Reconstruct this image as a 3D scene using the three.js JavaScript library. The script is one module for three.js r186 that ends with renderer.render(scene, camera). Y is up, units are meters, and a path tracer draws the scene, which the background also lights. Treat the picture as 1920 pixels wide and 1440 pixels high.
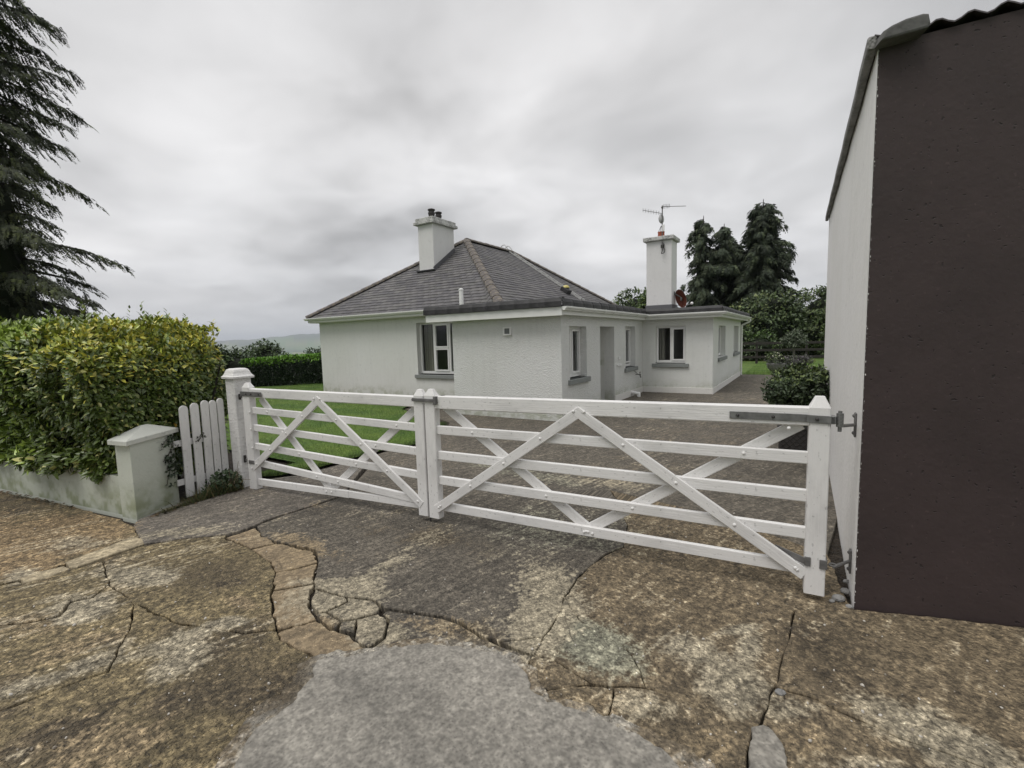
import * as THREE from 'three';
import { mergeGeometries } from 'three/addons/utils/BufferGeometryUtils.js';

// ------------------------------------------------------------------ camera, sky, sun, exposure
const scene = new THREE.Scene();
const FOCAL = 880, CX = 960, CY = 720, EYE = 1.75;              // focal length in pixels of a 1920 x 1440 frame, eye height in metres
const camera = new THREE.PerspectiveCamera(2 * Math.atan(CY / FOCAL) * 180 / Math.PI, 4 / 3, 0.1, 40000);
const vpA = new THREE.Vector3(1510 - CX, CY - 620, -FOCAL), vpB = new THREE.Vector3(-460 - CX, CY - 675, -FOCAL);
const upC = vpA.clone().cross(vpB).normalize(); if (upC.y < 0) upC.negate();
const fwC = vpA.clone().normalize(), rtC = fwC.clone().cross(upC);
const camRot = new THREE.Matrix4().set(rtC.x, rtC.y, rtC.z, 0, upC.x, upC.y, upC.z, 0, -fwC.x, -fwC.y, -fwC.z, 0, 0, 0, 0, 1);
camera.position.set(0, EYE, 0);
camera.quaternion.setFromRotationMatrix(camRot);
scene.add(camera);
const renderer = new THREE.WebGLRenderer({ antialias: true });
renderer.setSize(1024, 768);
renderer.toneMapping = THREE.LinearToneMapping;
renderer.toneMappingExposure = 1.24;
renderer.shadowMap.enabled = true;
renderer.shadowMap.type = THREE.PCFSoftShadowMap;

const SUN_DIR = new THREE.Vector3(-0.18, 0.86, 0.44).normalize();
const sun = new THREE.DirectionalLight(new THREE.Color(1, 0.965, 0.92), 1.4);
sun.position.copy(SUN_DIR).multiplyScalar(80);
sun.castShadow = true; sun.shadow.radius = 60; sun.shadow.mapSize.set(2048, 2048);
Object.assign(sun.shadow.camera, { left: -45, right: 45, top: 45, bottom: -45, near: 1, far: 200 });
scene.add(sun, sun.target);

// ------------------------------------------------------------------ helpers: random numbers, noise, survey, geometry
function rng(seed) { let a = seed >>> 0; return () => { a = (a + 0x6D2B79F5) | 0; let t = Math.imul(a ^ (a >>> 15), 1 | a); t = (t + Math.imul(t ^ (t >>> 7), 61 | t)) ^ t; return ((t ^ (t >>> 14)) >>> 0) / 4294967296; }; }
const LAT = new Float32Array(65536); { const r = rng(77); for (let i = 0; i < 65536; i++) LAT[i] = r(); }
function vnoise(x, y) {
  const xi = Math.floor(x), yi = Math.floor(y); let fx = x - xi, fy = y - yi;
  fx = fx * fx * (3 - 2 * fx); fy = fy * fy * (3 - 2 * fy);
  const x0 = xi & 255, x1 = (xi + 1) & 255, y0 = (yi & 255) << 8, y1 = ((yi + 1) & 255) << 8;
  const a = LAT[y0 + x0], b = LAT[y0 + x1], c = LAT[y1 + x0], d = LAT[y1 + x1];
  return a + (b - a) * fx + (c - a + (a - b - c + d) * fx) * fy;
}
function fbm(x, y, o = 4, g = 0.5) { let s = 0, a = 1, t = 0; for (let i = 0; i < o; i++) { s += a * vnoise(x, y); t += a; a *= g; const nx = x * 1.62 - y * 1.17 + 19.7; y = x * 1.17 + y * 1.62 + 7.3; x = nx; } return s / t; }
const clamp = (v, a = 0, b = 1) => Math.min(b, Math.max(a, v));
const sm = (a, b, v) => { const t = clamp((v - a) / (b - a)); return t * t * (3 - 2 * t); };
const lerp = (a, b, t) => a + (b - a) * t;
const V = (x, y, z) => new THREE.Vector3(x, y, z);
const lin = (r, g, b) => new THREE.Color().setRGB(r, g, b);
function ray(px, py) { return V(px - CX, CY - py, -FOCAL).applyMatrix4(camRot); }         // survey: a line of sight read off the photograph
function gp(px, py, h = 0) { const d = ray(px, py), t = (h - EYE) / d.y; return V(d.x * t, h, d.z * t); }
const camInv = camRot.clone().transpose();
const _pv = V(0, 0, 0);
function toPx(x, y, z) { _pv.set(x, y - EYE, z).applyMatrix4(camInv); return [CX + FOCAL * _pv.x / -_pv.z, CY - FOCAL * _pv.y / -_pv.z]; }

const SRGB = new Uint8Array(8192); for (let i = 0; i < 8192; i++) { const v = i / 8191; SRGB[i] = (v <= 0.0031308 ? v * 12.92 : 1.055 * Math.pow(v, 1 / 2.4) - 0.055) * 255 + 0.5; }
function dataTex(n, m, fn, { srgb = false, wrap = THREE.RepeatWrapping, rep = null, off = null } = {}) {
  const d = new Uint8Array(n * m * 4), c = [0, 0, 0];
  for (let j = 0; j < m; j++) for (let i = 0; i < n; i++) {
    fn(i, j, c); const k = (j * n + i) * 4;
    for (let q = 0; q < 3; q++) { let v = clamp(c[q]); d[k + q] = srgb ? SRGB[(v * 8191) | 0] : v * 255 + 0.5; }
    d[k + 3] = 255;
  }
  const t = new THREE.DataTexture(d, n, m, THREE.RGBAFormat, THREE.UnsignedByteType);
  t.magFilter = THREE.LinearFilter; t.minFilter = THREE.LinearMipmapLinearFilter; t.generateMipmaps = true;
  t.wrapS = t.wrapT = wrap; if (srgb) t.colorSpace = THREE.SRGBColorSpace;
  if (rep) t.repeat.set(...rep); if (off) t.offset.set(...off);
  t.needsUpdate = true; return t;
}
// noise that repeats after `per` lattice cells, for tiling textures
function tnoise(x, y, per, seed = 0) {
  const xi = Math.floor(x), yi = Math.floor(y); let fx = x - xi, fy = y - yi;
  fx = fx * fx * (3 - 2 * fx); fy = fy * fy * (3 - 2 * fy);
  const x0 = xi % per, x1 = (xi + 1) % per, y0 = (yi % per * 131 + seed * 977) * 257 + seed * 31, y1 = ((yi + 1) % per * 131 + seed * 977) * 257 + seed * 31;
  const a = LAT[(y0 + x0 * 53) & 65535], b = LAT[(y0 + x1 * 53) & 65535], c = LAT[(y1 + x0 * 53) & 65535], d = LAT[(y1 + x1 * 53) & 65535];
  return a + (b - a) * fx + (c - a + (a - b - c + d) * fx) * fy;
}
function tfbm(u, v, per, o = 4, seed = 0) { let s = 0, a = 1, t = 0; for (let i = 0; i < o; i++) { s += a * tnoise(u * per, v * per, per, seed + i); t += a; a *= 0.55; per *= 2; } return s / t; }

function boxUV(g) {                                              // uv in metres by the dominant direction of each face
  if (g.index) g = g.toNonIndexed();
  const p = g.attributes.position, n = g.attributes.normal, uv = new Float32Array(p.count * 2);
  for (let i = 0; i < p.count; i++) {
    const ax = Math.abs(n.getX(i)), ay = Math.abs(n.getY(i)), az = Math.abs(n.getZ(i));
    if (ay >= ax && ay >= az) { uv[2 * i] = p.getX(i); uv[2 * i + 1] = p.getZ(i); }
    else if (ax >= az) { uv[2 * i] = p.getZ(i); uv[2 * i + 1] = p.getY(i); }
    else { uv[2 * i] = p.getX(i); uv[2 * i + 1] = p.getY(i); }
  }
  g.setAttribute('uv', new THREE.BufferAttribute(uv, 2)); return g;
}
function tris(list) {                                            // flat shaded geometry from a list of polygons (arrays of Vector3)
  const pos = [];
  for (const q of list) for (let i = 1; i < q.length - 1; i++) pos.push(...q[0].toArray(), ...q[i].toArray(), ...q[i + 1].toArray());
  const g = new THREE.BufferGeometry(); g.setAttribute('position', new THREE.Float32BufferAttribute(pos, 3)); g.computeVertexNormals();
  return boxUV(g);
}
function cbox(w, h, d, c = 0.006) {                              // box with chamfered edges, centred
  const x = w / 2, y = h / 2, z = d / 2, P = (sx, sy, sz, k) => V(sx * (x - (k === 0 ? 0 : c)), sy * (y - (k === 1 ? 0 : c)), sz * (z - (k === 2 ? 0 : c)));
  const L = [], S = [-1, 1];
  const out = (q) => { const ctr = q.reduce((a, b) => a.clone().add(b)), n = q[1].clone().sub(q[0]).cross(q[2].clone().sub(q[0])); L.push(n.dot(ctr) < 0 ? q.slice().reverse() : q); };
  for (const s of S) {
    out([P(s, -1, -1, 0), P(s, 1, -1, 0), P(s, 1, 1, 0), P(s, -1, 1, 0)]);
    out([P(-1, s, -1, 1), P(1, s, -1, 1), P(1, s, 1, 1), P(-1, s, 1, 1)]);
    out([P(-1, -1, s, 2), P(1, -1, s, 2), P(1, 1, s, 2), P(-1, 1, s, 2)]);
    for (const t of S) {
      out([P(s, t, -1, 0), P(s, t, 1, 0), P(s, t, 1, 1), P(s, t, -1, 1)]);
      out([P(s, -1, t, 0), P(s, 1, t, 0), P(s, 1, t, 2), P(s, -1, t, 2)]);
      out([P(-1, s, t, 1), P(1, s, t, 1), P(1, s, t, 2), P(-1, s, t, 2)]);
      for (const r of S) out([P(s, t, r, 0), P(s, t, r, 1), P(s, t, r, 2)]);
    }
  }
  return tris(L);
}
function bx(x0, x1, y0, y1, z0, z1, c = 0.004) { return cbox(Math.abs(x1 - x0), Math.abs(y1 - y0), Math.abs(z1 - z0), c).translate((x0 + x1) / 2, (y0 + y1) / 2, (z0 + z1) / 2); }
const _m4 = new THREE.Matrix4();
function barMat(a, b, upv = V(0, 1, 0)) {                        // x along a-b, y as near to upv as can be
  const x = b.clone().sub(a).normalize(), z = x.clone().cross(upv).normalize(), y = z.clone().cross(x);
  return new THREE.Matrix4().makeBasis(x, y, z).setPosition(a.clone().add(b).multiplyScalar(0.5));
}
function bar(a, b, h, t, c = 0.005, upv) { return cbox(a.distanceTo(b), h, t, c).applyMatrix4(barMat(a, b, upv)); }
function tube(pts, r, seg = 6, closed = false) { return boxUV(new THREE.TubeGeometry(new THREE.CatmullRomCurve3(pts, closed), Math.max(4, pts.length * 5), r, seg, closed)); }
function rod(a, b, r0, r1 = r0, seg = 8) {
  const g = new THREE.CylinderGeometry(r1, r0, a.distanceTo(b), seg, 1);
  const q = new THREE.Quaternion().setFromUnitVectors(V(0, 1, 0), b.clone().sub(a).normalize());
  return g.applyQuaternion(q).translate((a.x + b.x) / 2, (a.y + b.y) / 2, (a.z + b.z) / 2);
}
function limbTube(pts, r0, r1, seg = 6) {                        // a tapered limb through the points
  const pos = [], idx = [], n = pts.length; let side = V(0.3, 0.2, 1);
  for (let i = 0; i < n; i++) {
    const d = pts[Math.min(n - 1, i + 1)].clone().sub(pts[Math.max(0, i - 1)]).normalize();
    const u = side.clone().sub(d.clone().multiplyScalar(side.dot(d))).normalize(), w = d.clone().cross(u), r = lerp(r0, r1, i / (n - 1));
    for (let k = 0; k < seg; k++) { const a = k / seg * 2 * Math.PI; pos.push(...pts[i].clone().addScaledVector(u, Math.cos(a) * r).addScaledVector(w, Math.sin(a) * r).toArray()); }
    side = u;
  }
  for (let i = 0; i < n - 1; i++) for (let k = 0; k < seg; k++) { const a = i * seg + k, b = i * seg + (k + 1) % seg; idx.push(a, b, a + seg, b, b + seg, a + seg); }
  const g = new THREE.BufferGeometry(); g.setAttribute('position', new THREE.Float32BufferAttribute(pos, 3)); g.setIndex(idx); g.computeVertexNormals();
  return boxUV(g);
}
function merge(list) {
  return mergeGeometries(list.map((g) => { g = g.index ? g.toNonIndexed() : g; if (!g.attributes.uv) boxUV(g); for (const k of Object.keys(g.attributes)) if (!['position', 'normal', 'uv', 'color'].includes(k)) g.deleteAttribute(k); return g; }));
}
const used = {};
function nm(name) { const k = used[name] = (used[name] ?? -1) + 1; return k ? `${name}_${String(k).padStart(3, '0')}` : name; }
function mesh(name, geo, mat, parent, label) {
  const m = new THREE.Mesh(Array.isArray(geo) ? merge(geo) : geo, mat); m.name = nm(name); m.castShadow = m.receiveShadow = true;
  if (label) m.userData.label = label;
  (parent ?? scene).add(m); return m;
}
function tag(o, label, category, group, kind) { o.userData.label = label; if (category) o.userData.category = category; if (group) o.userData.group = group; if (kind) o.userData.kind = kind; return o; }
function thing(name, label, category, pos = [0, 0, 0], turn = 0, group) {
  const o = new THREE.Group(); o.name = nm(name); o.position.set(...pos); o.rotation.y = turn; scene.add(o); return tag(o, label, category, group);
}
function structure(name, geo, mat, label) { const m = mesh(name, geo, mat); m.userData.kind = 'structure'; if (label) m.userData.label = label; return m; }

// ------------------------------------------------------------------ sky: an even cover of grey cloud, soft dark masses and thin bright gaps
{
  const W = 1536, H = 768, d = new Float32Array(W * H * 4);
  const spots = [[1545, 240, 0.16, 0.20], [1500, 470, 0.2, 0.05], [430, 330, 0.3, 0.06], [760, 470, 0.28, 0.05], [600, 360, 0.18, -0.11], [820, 130, 0.2, -0.06], [700, 200, 0.18, -0.04], [1010, 230, 0.22, 0.03], [1250, 130, 0.28, -0.01], [1130, 310, 0.24, 0.09], [250, 60, 0.3, 0.0], [120, 420, 0.2, 0.03], [900, 350, 0.12, 0.07], [500, 100, 0.16, 0.04], [1480, 60, 0.18, -0.02]]
    .map(([x, y, r, a]) => [ray(x, y).normalize(), r, a]);
  const v = V(0, 0, 0);
  for (let j = 0; j < H; j++) for (let i = 0; i < W; i++) {
    if (j < H / 2 - 3) { const o = (j * W + i) * 4; d[o] = d[o + 1] = d[o + 2] = 0.3; d[o + 3] = 1; continue; }
    const ph = ((i + 0.5) / W - 0.5) * 2 * Math.PI, th = ((j + 0.5) / H - 0.5) * Math.PI;
    v.set(Math.cos(th) * Math.cos(ph), Math.sin(th), Math.cos(th) * Math.sin(ph));
    const e = Math.max(0, v.y), k = 1 / (e + 0.16), a = v.x * k, b = v.z * k;
    const wx = fbm(a * 1.1 + 3, b * 1.1 + 8, 4), wy = fbm(a * 1.1 + 31, b * 1.1 + 4, 4);
    const big = fbm(a * 0.6 + wx * 0.7, b * 0.6 + wy * 0.7 + 2, 5, 0.5), mid = fbm(a * 1.5 + wx * 0.9 + 11, b * 1.5 + wy * 0.9, 6, 0.52);
    const c = sm(0.3, 0.7, big) * 0.5 + sm(0.3, 0.72, mid) * 0.5;
    const fin = fbm(a * 3.6 + wx * 1.2 + 5, b * 3.6 + wy * 1.2 + 15, 5, 0.55);
    let L = 0.378 + 0.2 * c + 0.16 * (fin - 0.5);
    const wob = 1 + 0.9 * (mid - 0.5);
    for (const [s, r, am] of spots) { const q = (1 - v.dot(s)) * 2 / (r * r) * wob; if (q < 7) L += am * Math.exp(-q) * (0.45 + 1.1 * (am > 0 ? c : 1 - c)); }
    L += 0.07 * sm(0.55, 0.12, e); L = lerp(L, 0.64 + 0.12 * (c - 0.5), sm(0.13, 0.0, e) * 0.7);                    // paler towards the far land
    L *= 1 + 1.1 * sm(0.62, 0.95, e);                           // overcast is brighter overhead
    const o = (j * W + i) * 4, warm = (big - 0.5) * 0.03;
    d[o] = L * (1.0 + warm); d[o + 1] = L * (0.999); d[o + 2] = L * (1.012 - warm); d[o + 3] = 1;
  }
  const t = new THREE.DataTexture(d, W, H, THREE.RGBAFormat, THREE.FloatType);
  t.mapping = THREE.EquirectangularReflectionMapping; t.magFilter = t.minFilter = THREE.LinearFilter; t.needsUpdate = true;
  scene.background = t; scene.environment = t;
}
scene.fog = new THREE.FogExp2(new THREE.Color(0.8, 0.86, 0.95), 0.00013);
// ------------------------------------------------------------------ materials
const mat = (o) => new THREE.MeshStandardMaterial({ roughness: 0.8, ...o });
const grainTex = (rx, ry, seed, lo, hi) => dataTex(512, 512, (i, j, c) => { const n = tfbm(i / 512, j / 512, 4, 5, seed), s = tnoise(i / 512 * 6, j / 512 * 96, 96, seed + 3); const v = lerp(lo, hi, clamp(n * 0.75 + s * 0.35)); c[0] = c[1] = c[2] = v; }, { rep: [rx, ry] });
// brushed white gloss paint on timber: grain, faint dirt, dull patches
const paintMap = dataTex(1024, 512, (i, j, c) => {
  const u = i / 1024, v = j / 512, g = tfbm(u, v, 5, 5, 2), s = tnoise(u * 4, v * 140, 140, 4), f = tfbm(u, v, 40, 3, 9);
  let k = 0.72 - 0.07 * sm(0.45, 0.75, g) - 0.05 * s * sm(0.35, 0.7, g) - 0.03 * f;
  if (f > 0.79) k -= 0.18; c[0] = k; c[1] = k * 0.985; c[2] = k * 0.965;
}, { srgb: true, rep: [0.8, 1.6] });
const paintBump = dataTex(512, 512, (i, j, c) => { const u = i / 512, v = j / 512; c[0] = c[1] = c[2] = 0.55 * tnoise(u * 5, v * 70, 70, 7) + 0.25 * tfbm(u, v, 8, 3, 8) + 0.2 * tnoise(u * 60, v * 60, 60, 3); }, { rep: [1.2, 3] });
const whitePaint = mat({ map: paintMap, bumpMap: paintBump, bumpScale: 0.0014, roughness: 0.5 });
const paintMapV = paintMap.clone(); paintMapV.rotation = Math.PI / 2; paintMapV.needsUpdate = true;
const paintBumpV = paintBump.clone(); paintBumpV.rotation = Math.PI / 2; paintBumpV.needsUpdate = true;
const whitePaintUp = mat({ map: paintMapV, bumpMap: paintBumpV, bumpScale: 0.0014, roughness: 0.5 });
const pvc = mat({ color: lin(0.80, 0.80, 0.79), roughness: 0.32 });
const gutterMat = mat({ color: lin(0.76, 0.77, 0.74), roughness: 0.4 });
// painted render: broad weathering plus trowel marks
const renderMap = (r, g, b, seed, streak = 0, splash = 0) => dataTex(512, 512, (i, j, c) => {
  const u = i / 512, v = j / 512, a = tfbm(u, v, 3, 6, seed), f = tfbm(u, v, 48, 3, seed + 5), s = tfbm(u * 1, v * 0.06, 48, 2, seed + 7);
  let k = 1 - 0.10 * (a - 0.4) - 0.05 * (f - 0.5); if (streak) k -= streak * sm(0.5, 0.85, s);
  if (f > 0.82) k *= 0.86; const sp = splash * sm(0.13, 0.0, v - 0.02) * (0.35 + 0.9 * sm(0.3, 0.7, tfbm(u, v, 24, 3, seed + 11))); c[0] = r * k * (1 - sp * 0.9); c[1] = g * k * (1 - sp * 0.85); c[2] = b * k * (1 - 0.03 * (a - 0.5)) * (1 - sp * 1.1);
}, { srgb: true, rep: [0.33, 0.33] });
const smoothBump = dataTex(512, 512, (i, j, c) => { c[0] = c[1] = c[2] = 0.7 * tfbm(i / 512, j / 512, 6, 4, 21) + 0.3 * tfbm(i / 512, j / 512, 60, 2, 22); }, { rep: [0.8, 0.8] });
const roughBump = dataTex(1024, 1024, (i, j, c) => {
  const u = i / 1024, v = j / 1024, a = tnoise(u * 64, v * 64, 64, 33), b = tnoise(u * 120, v * 120, 120, 35);
  c[0] = c[1] = c[2] = sm(0.35, 0.8, a * 0.65 + b * 0.35);
}, { rep: [0.9, 0.9] });
const wallSmooth = mat({ map: renderMap(0.70, 0.71, 0.685, 11, 0.03, 0.3), bumpMap: smoothBump, bumpScale: 0.004, roughness: 0.85 });
const wallRough = mat({ map: renderMap(0.70, 0.71, 0.69, 12, 0.03, 0.3), bumpMap: roughBump, bumpScale: 0.0055, roughness: 0.9 });
const plinthMat = mat({ map: renderMap(0.72, 0.71, 0.68, 13), bumpMap: smoothBump, bumpScale: 0.003 });
const chimneyMat = mat({ map: renderMap(0.69, 0.685, 0.68, 14, 0.03), bumpMap: smoothBump, bumpScale: 0.004 });
const capMat = mat({ map: dataTex(512, 512, (i, j, c) => { const a = tfbm(i / 512, j / 512, 6, 5, 41), f = tfbm(i / 512, j / 512, 30, 3, 42), k = 0.55 - 0.35 * sm(0.5, 0.72, a * 0.5 + f * 0.5); c[0] = k; c[1] = k; c[2] = k * 0.97; }, { srgb: true, rep: [1.2, 1.2] }), bumpMap: roughBump, bumpScale: 0.006 });
const sillMat = mat({ map: renderMap(0.235, 0.25, 0.245, 15), roughness: 0.7 });
const gardenWallMat = mat({ map: renderMap(0.53, 0.555, 0.49, 16, 0.04, 0.45), bumpMap: smoothBump, bumpScale: 0.005, roughness: 0.8 });
const shedWhite = mat({ map: renderMap(0.80, 0.785, 0.765, 17, 0.03), bumpMap: smoothBump, bumpScale: 0.006, roughness: 0.75 });
const shedBrown = mat({
  map: dataTex(1024, 1024, (i, j, c) => {
    const u = i / 1024, v = j / 1024, a = tfbm(u, v, 4, 6, 51), f = tfbm(u, v, 60, 3, 52), s = tfbm(u, v, 110, 2, 53);
    let k = 1 + 0.6 * (a - 0.5) + 0.16 * (f - 0.5); if (s > 0.85) k *= 0.5; else if (s < 0.14 && a > 0.5) k *= 1.5;
    c[0] = 0.041 * k; c[1] = 0.0275 * k; c[2] = 0.0265 * k;
  }, { srgb: true, rep: [0.5, 0.5] }),
  bumpMap: dataTex(1024, 1024, (i, j, c) => { const u = i / 1024, v = j / 1024, s = tfbm(u, v, 110, 2, 53); c[0] = c[1] = c[2] = 0.5 * tfbm(u, v, 14, 4, 54) + 0.2 * tfbm(u, v, 90, 2, 55) + (s > 0.85 ? -0.3 : 0.1); }, { rep: [0.5, 0.5] }),
  bumpScale: 0.005, roughness: 0.7,
});
const concreteGrey = mat({ map: dataTex(512, 512, (i, j, c) => { const a = tfbm(i / 512, j / 512, 5, 5, 61), f = tfbm(i / 512, j / 512, 50, 3, 62), k = 0.19 + 0.16 * (a - 0.4) + 0.1 * (f - 0.5); c[0] = k; c[1] = k * 0.985; c[2] = k * 0.95; }, { srgb: true, rep: [1, 1] }), bumpMap: roughBump, bumpScale: 0.006, roughness: 0.95 });
const slateMap = dataTex(512, 512, (i, j, c) => { const u = i / 512, v = j / 512, a = tfbm(u, v, 4, 5, 71), f = tfbm(u, v, 40, 3, 72), L = sm(0.6, 0.8, tfbm(u, v, 12, 4, 73)); const k = 0.8 + 0.5 * (a - 0.5) + 0.35 * (f - 0.5); c[0] = clamp(k + L * 0.28); c[1] = clamp(k + L * 0.28); c[2] = clamp(k + L * 0.18); }, { srgb: true, rep: [0.5, 0.5] });
const SLATE_TONES = [[0.108, 0.104, 0.108], [0.126, 0.12, 0.122], [0.094, 0.09, 0.096], [0.142, 0.136, 0.134], [0.115, 0.112, 0.108]];
const slateMats = SLATE_TONES.map((c) => mat({ color: lin(...c), map: slateMap, bumpMap: smoothBump, bumpScale: 0.003, roughness: 0.68 }));
const slateVC = mat({ vertexColors: true, map: slateMap, bumpMap: smoothBump, bumpScale: 0.003, roughness: 0.68 });
const hipTileMat = mat({ color: lin(0.25, 0.235, 0.22), map: dataTex(256, 256, (i, j, c) => { const u = i / 256, v = j / 256, a = tfbm(u, v, 5, 5, 75), l = sm(0.52, 0.62, tfbm(u, v, 9, 4, 76)); c[0] = lerp(0.42 + 0.5 * (a - 0.4), 0.95, l * 0.7); c[1] = lerp(0.40 + 0.5 * (a - 0.4), 0.86, l * 0.7); c[2] = lerp(0.40 + 0.5 * (a - 0.4), 0.7, l * 0.7); }, { srgb: true, rep: [1.5, 1.5] }), bumpMap: roughBump, bumpScale: 0.006, roughness: 0.9 });
const darkTile = mat({ color: lin(0.04, 0.039, 0.041), map: dataTex(512, 512, (i, j, c) => { const u = i / 512, v = j / 512, a = tfbm(u, v, 3, 5, 81), f = tfbm(u, v, 40, 3, 82); const k = clamp(0.5 + 0.9 * (a - 0.45) + 0.3 * (f - 0.5)); c[0] = c[1] = k; c[2] = k; }, { srgb: true, rep: [1.3, 1.3] }), bumpMap: smoothBump, bumpScale: 0.004, roughness: 0.6 });
const leadMat = mat({ color: lin(0.13, 0.13, 0.14), roughness: 0.55, metalness: 0.3 });
const darkVoid = mat({ color: lin(0.06, 0.055, 0.05), roughness: 1 });
const roomMat = mat({ color: lin(0.22, 0.2, 0.18), roughness: 1 });
const glassMat = new THREE.MeshPhysicalMaterial({ color: lin(0.85, 0.88, 0.88), roughness: 0.02, transmission: 1, thickness: 0, ior: 1.5 });
const curtainMat = mat({ color: lin(0.24, 0.225, 0.19), roughness: 1 });
const blindMat = mat({ color: lin(0.38, 0.38, 0.37), roughness: 1 });
const terracotta = mat({ color: lin(0.32, 0.085, 0.045), roughness: 0.85, bumpMap: smoothBump, bumpScale: 0.004 });
const potMat = mat({ color: lin(0.035, 0.032, 0.03), roughness: 0.6, metalness: 0.3 });
const galv = mat({ color: lin(0.27, 0.27, 0.265), metalness: 0.55, roughness: 0.52, map: dataTex(256, 256, (i, j, c) => { const k = 0.55 + 0.7 * (tfbm(i / 256, j / 256, 5, 5, 91) - 0.3); c[0] = c[1] = c[2] = clamp(k); }, { rep: [4, 4] }) });
const galvOld = mat({ color: lin(0.2, 0.195, 0.19), metalness: 0.3, roughness: 0.7, map: galv.map });
const darkIron = mat({ color: lin(0.05, 0.047, 0.045), metalness: 0.4, roughness: 0.6 });
const alu = mat({ color: lin(0.5, 0.5, 0.5), metalness: 0.7, roughness: 0.45 });
const fenceWood = mat({ color: lin(0.028, 0.024, 0.021), roughness: 0.85, bumpMap: paintBump, bumpScale: 0.004 });
const barkMat = mat({ color: lin(0.045, 0.035, 0.027), roughness: 1, bumpMap: roughBump, bumpScale: 0.03 });
const twigMat = mat({ color: lin(0.05, 0.04, 0.028), roughness: 1 });
const soilMat = mat({ color: lin(0.05, 0.038, 0.026), roughness: 1, bumpMap: roughBump, bumpScale: 0.02, map: dataTex(256, 256, (i, j, c) => { const k = 0.5 + 0.9 * (tfbm(i / 256, j / 256, 8, 5, 95) - 0.35); c[0] = c[1] = c[2] = clamp(k); }, { rep: [2, 2] }) });
const leafMat = new THREE.MeshPhysicalMaterial({ color: 0xffffff, roughness: 0.55, transmission: 0.0, thickness: 0, side: THREE.DoubleSide });
const leafGloss = new THREE.MeshPhysicalMaterial({ color: 0xffffff, roughness: 0.36, thickness: 0, side: THREE.DoubleSide });
const needleMat = mat({ color: 0xffffff, roughness: 0.8, side: THREE.DoubleSide });
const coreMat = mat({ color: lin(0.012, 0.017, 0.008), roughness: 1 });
const grassMat = mat({ color: 0xffffff, roughness: 0.7, side: THREE.DoubleSide });

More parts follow.
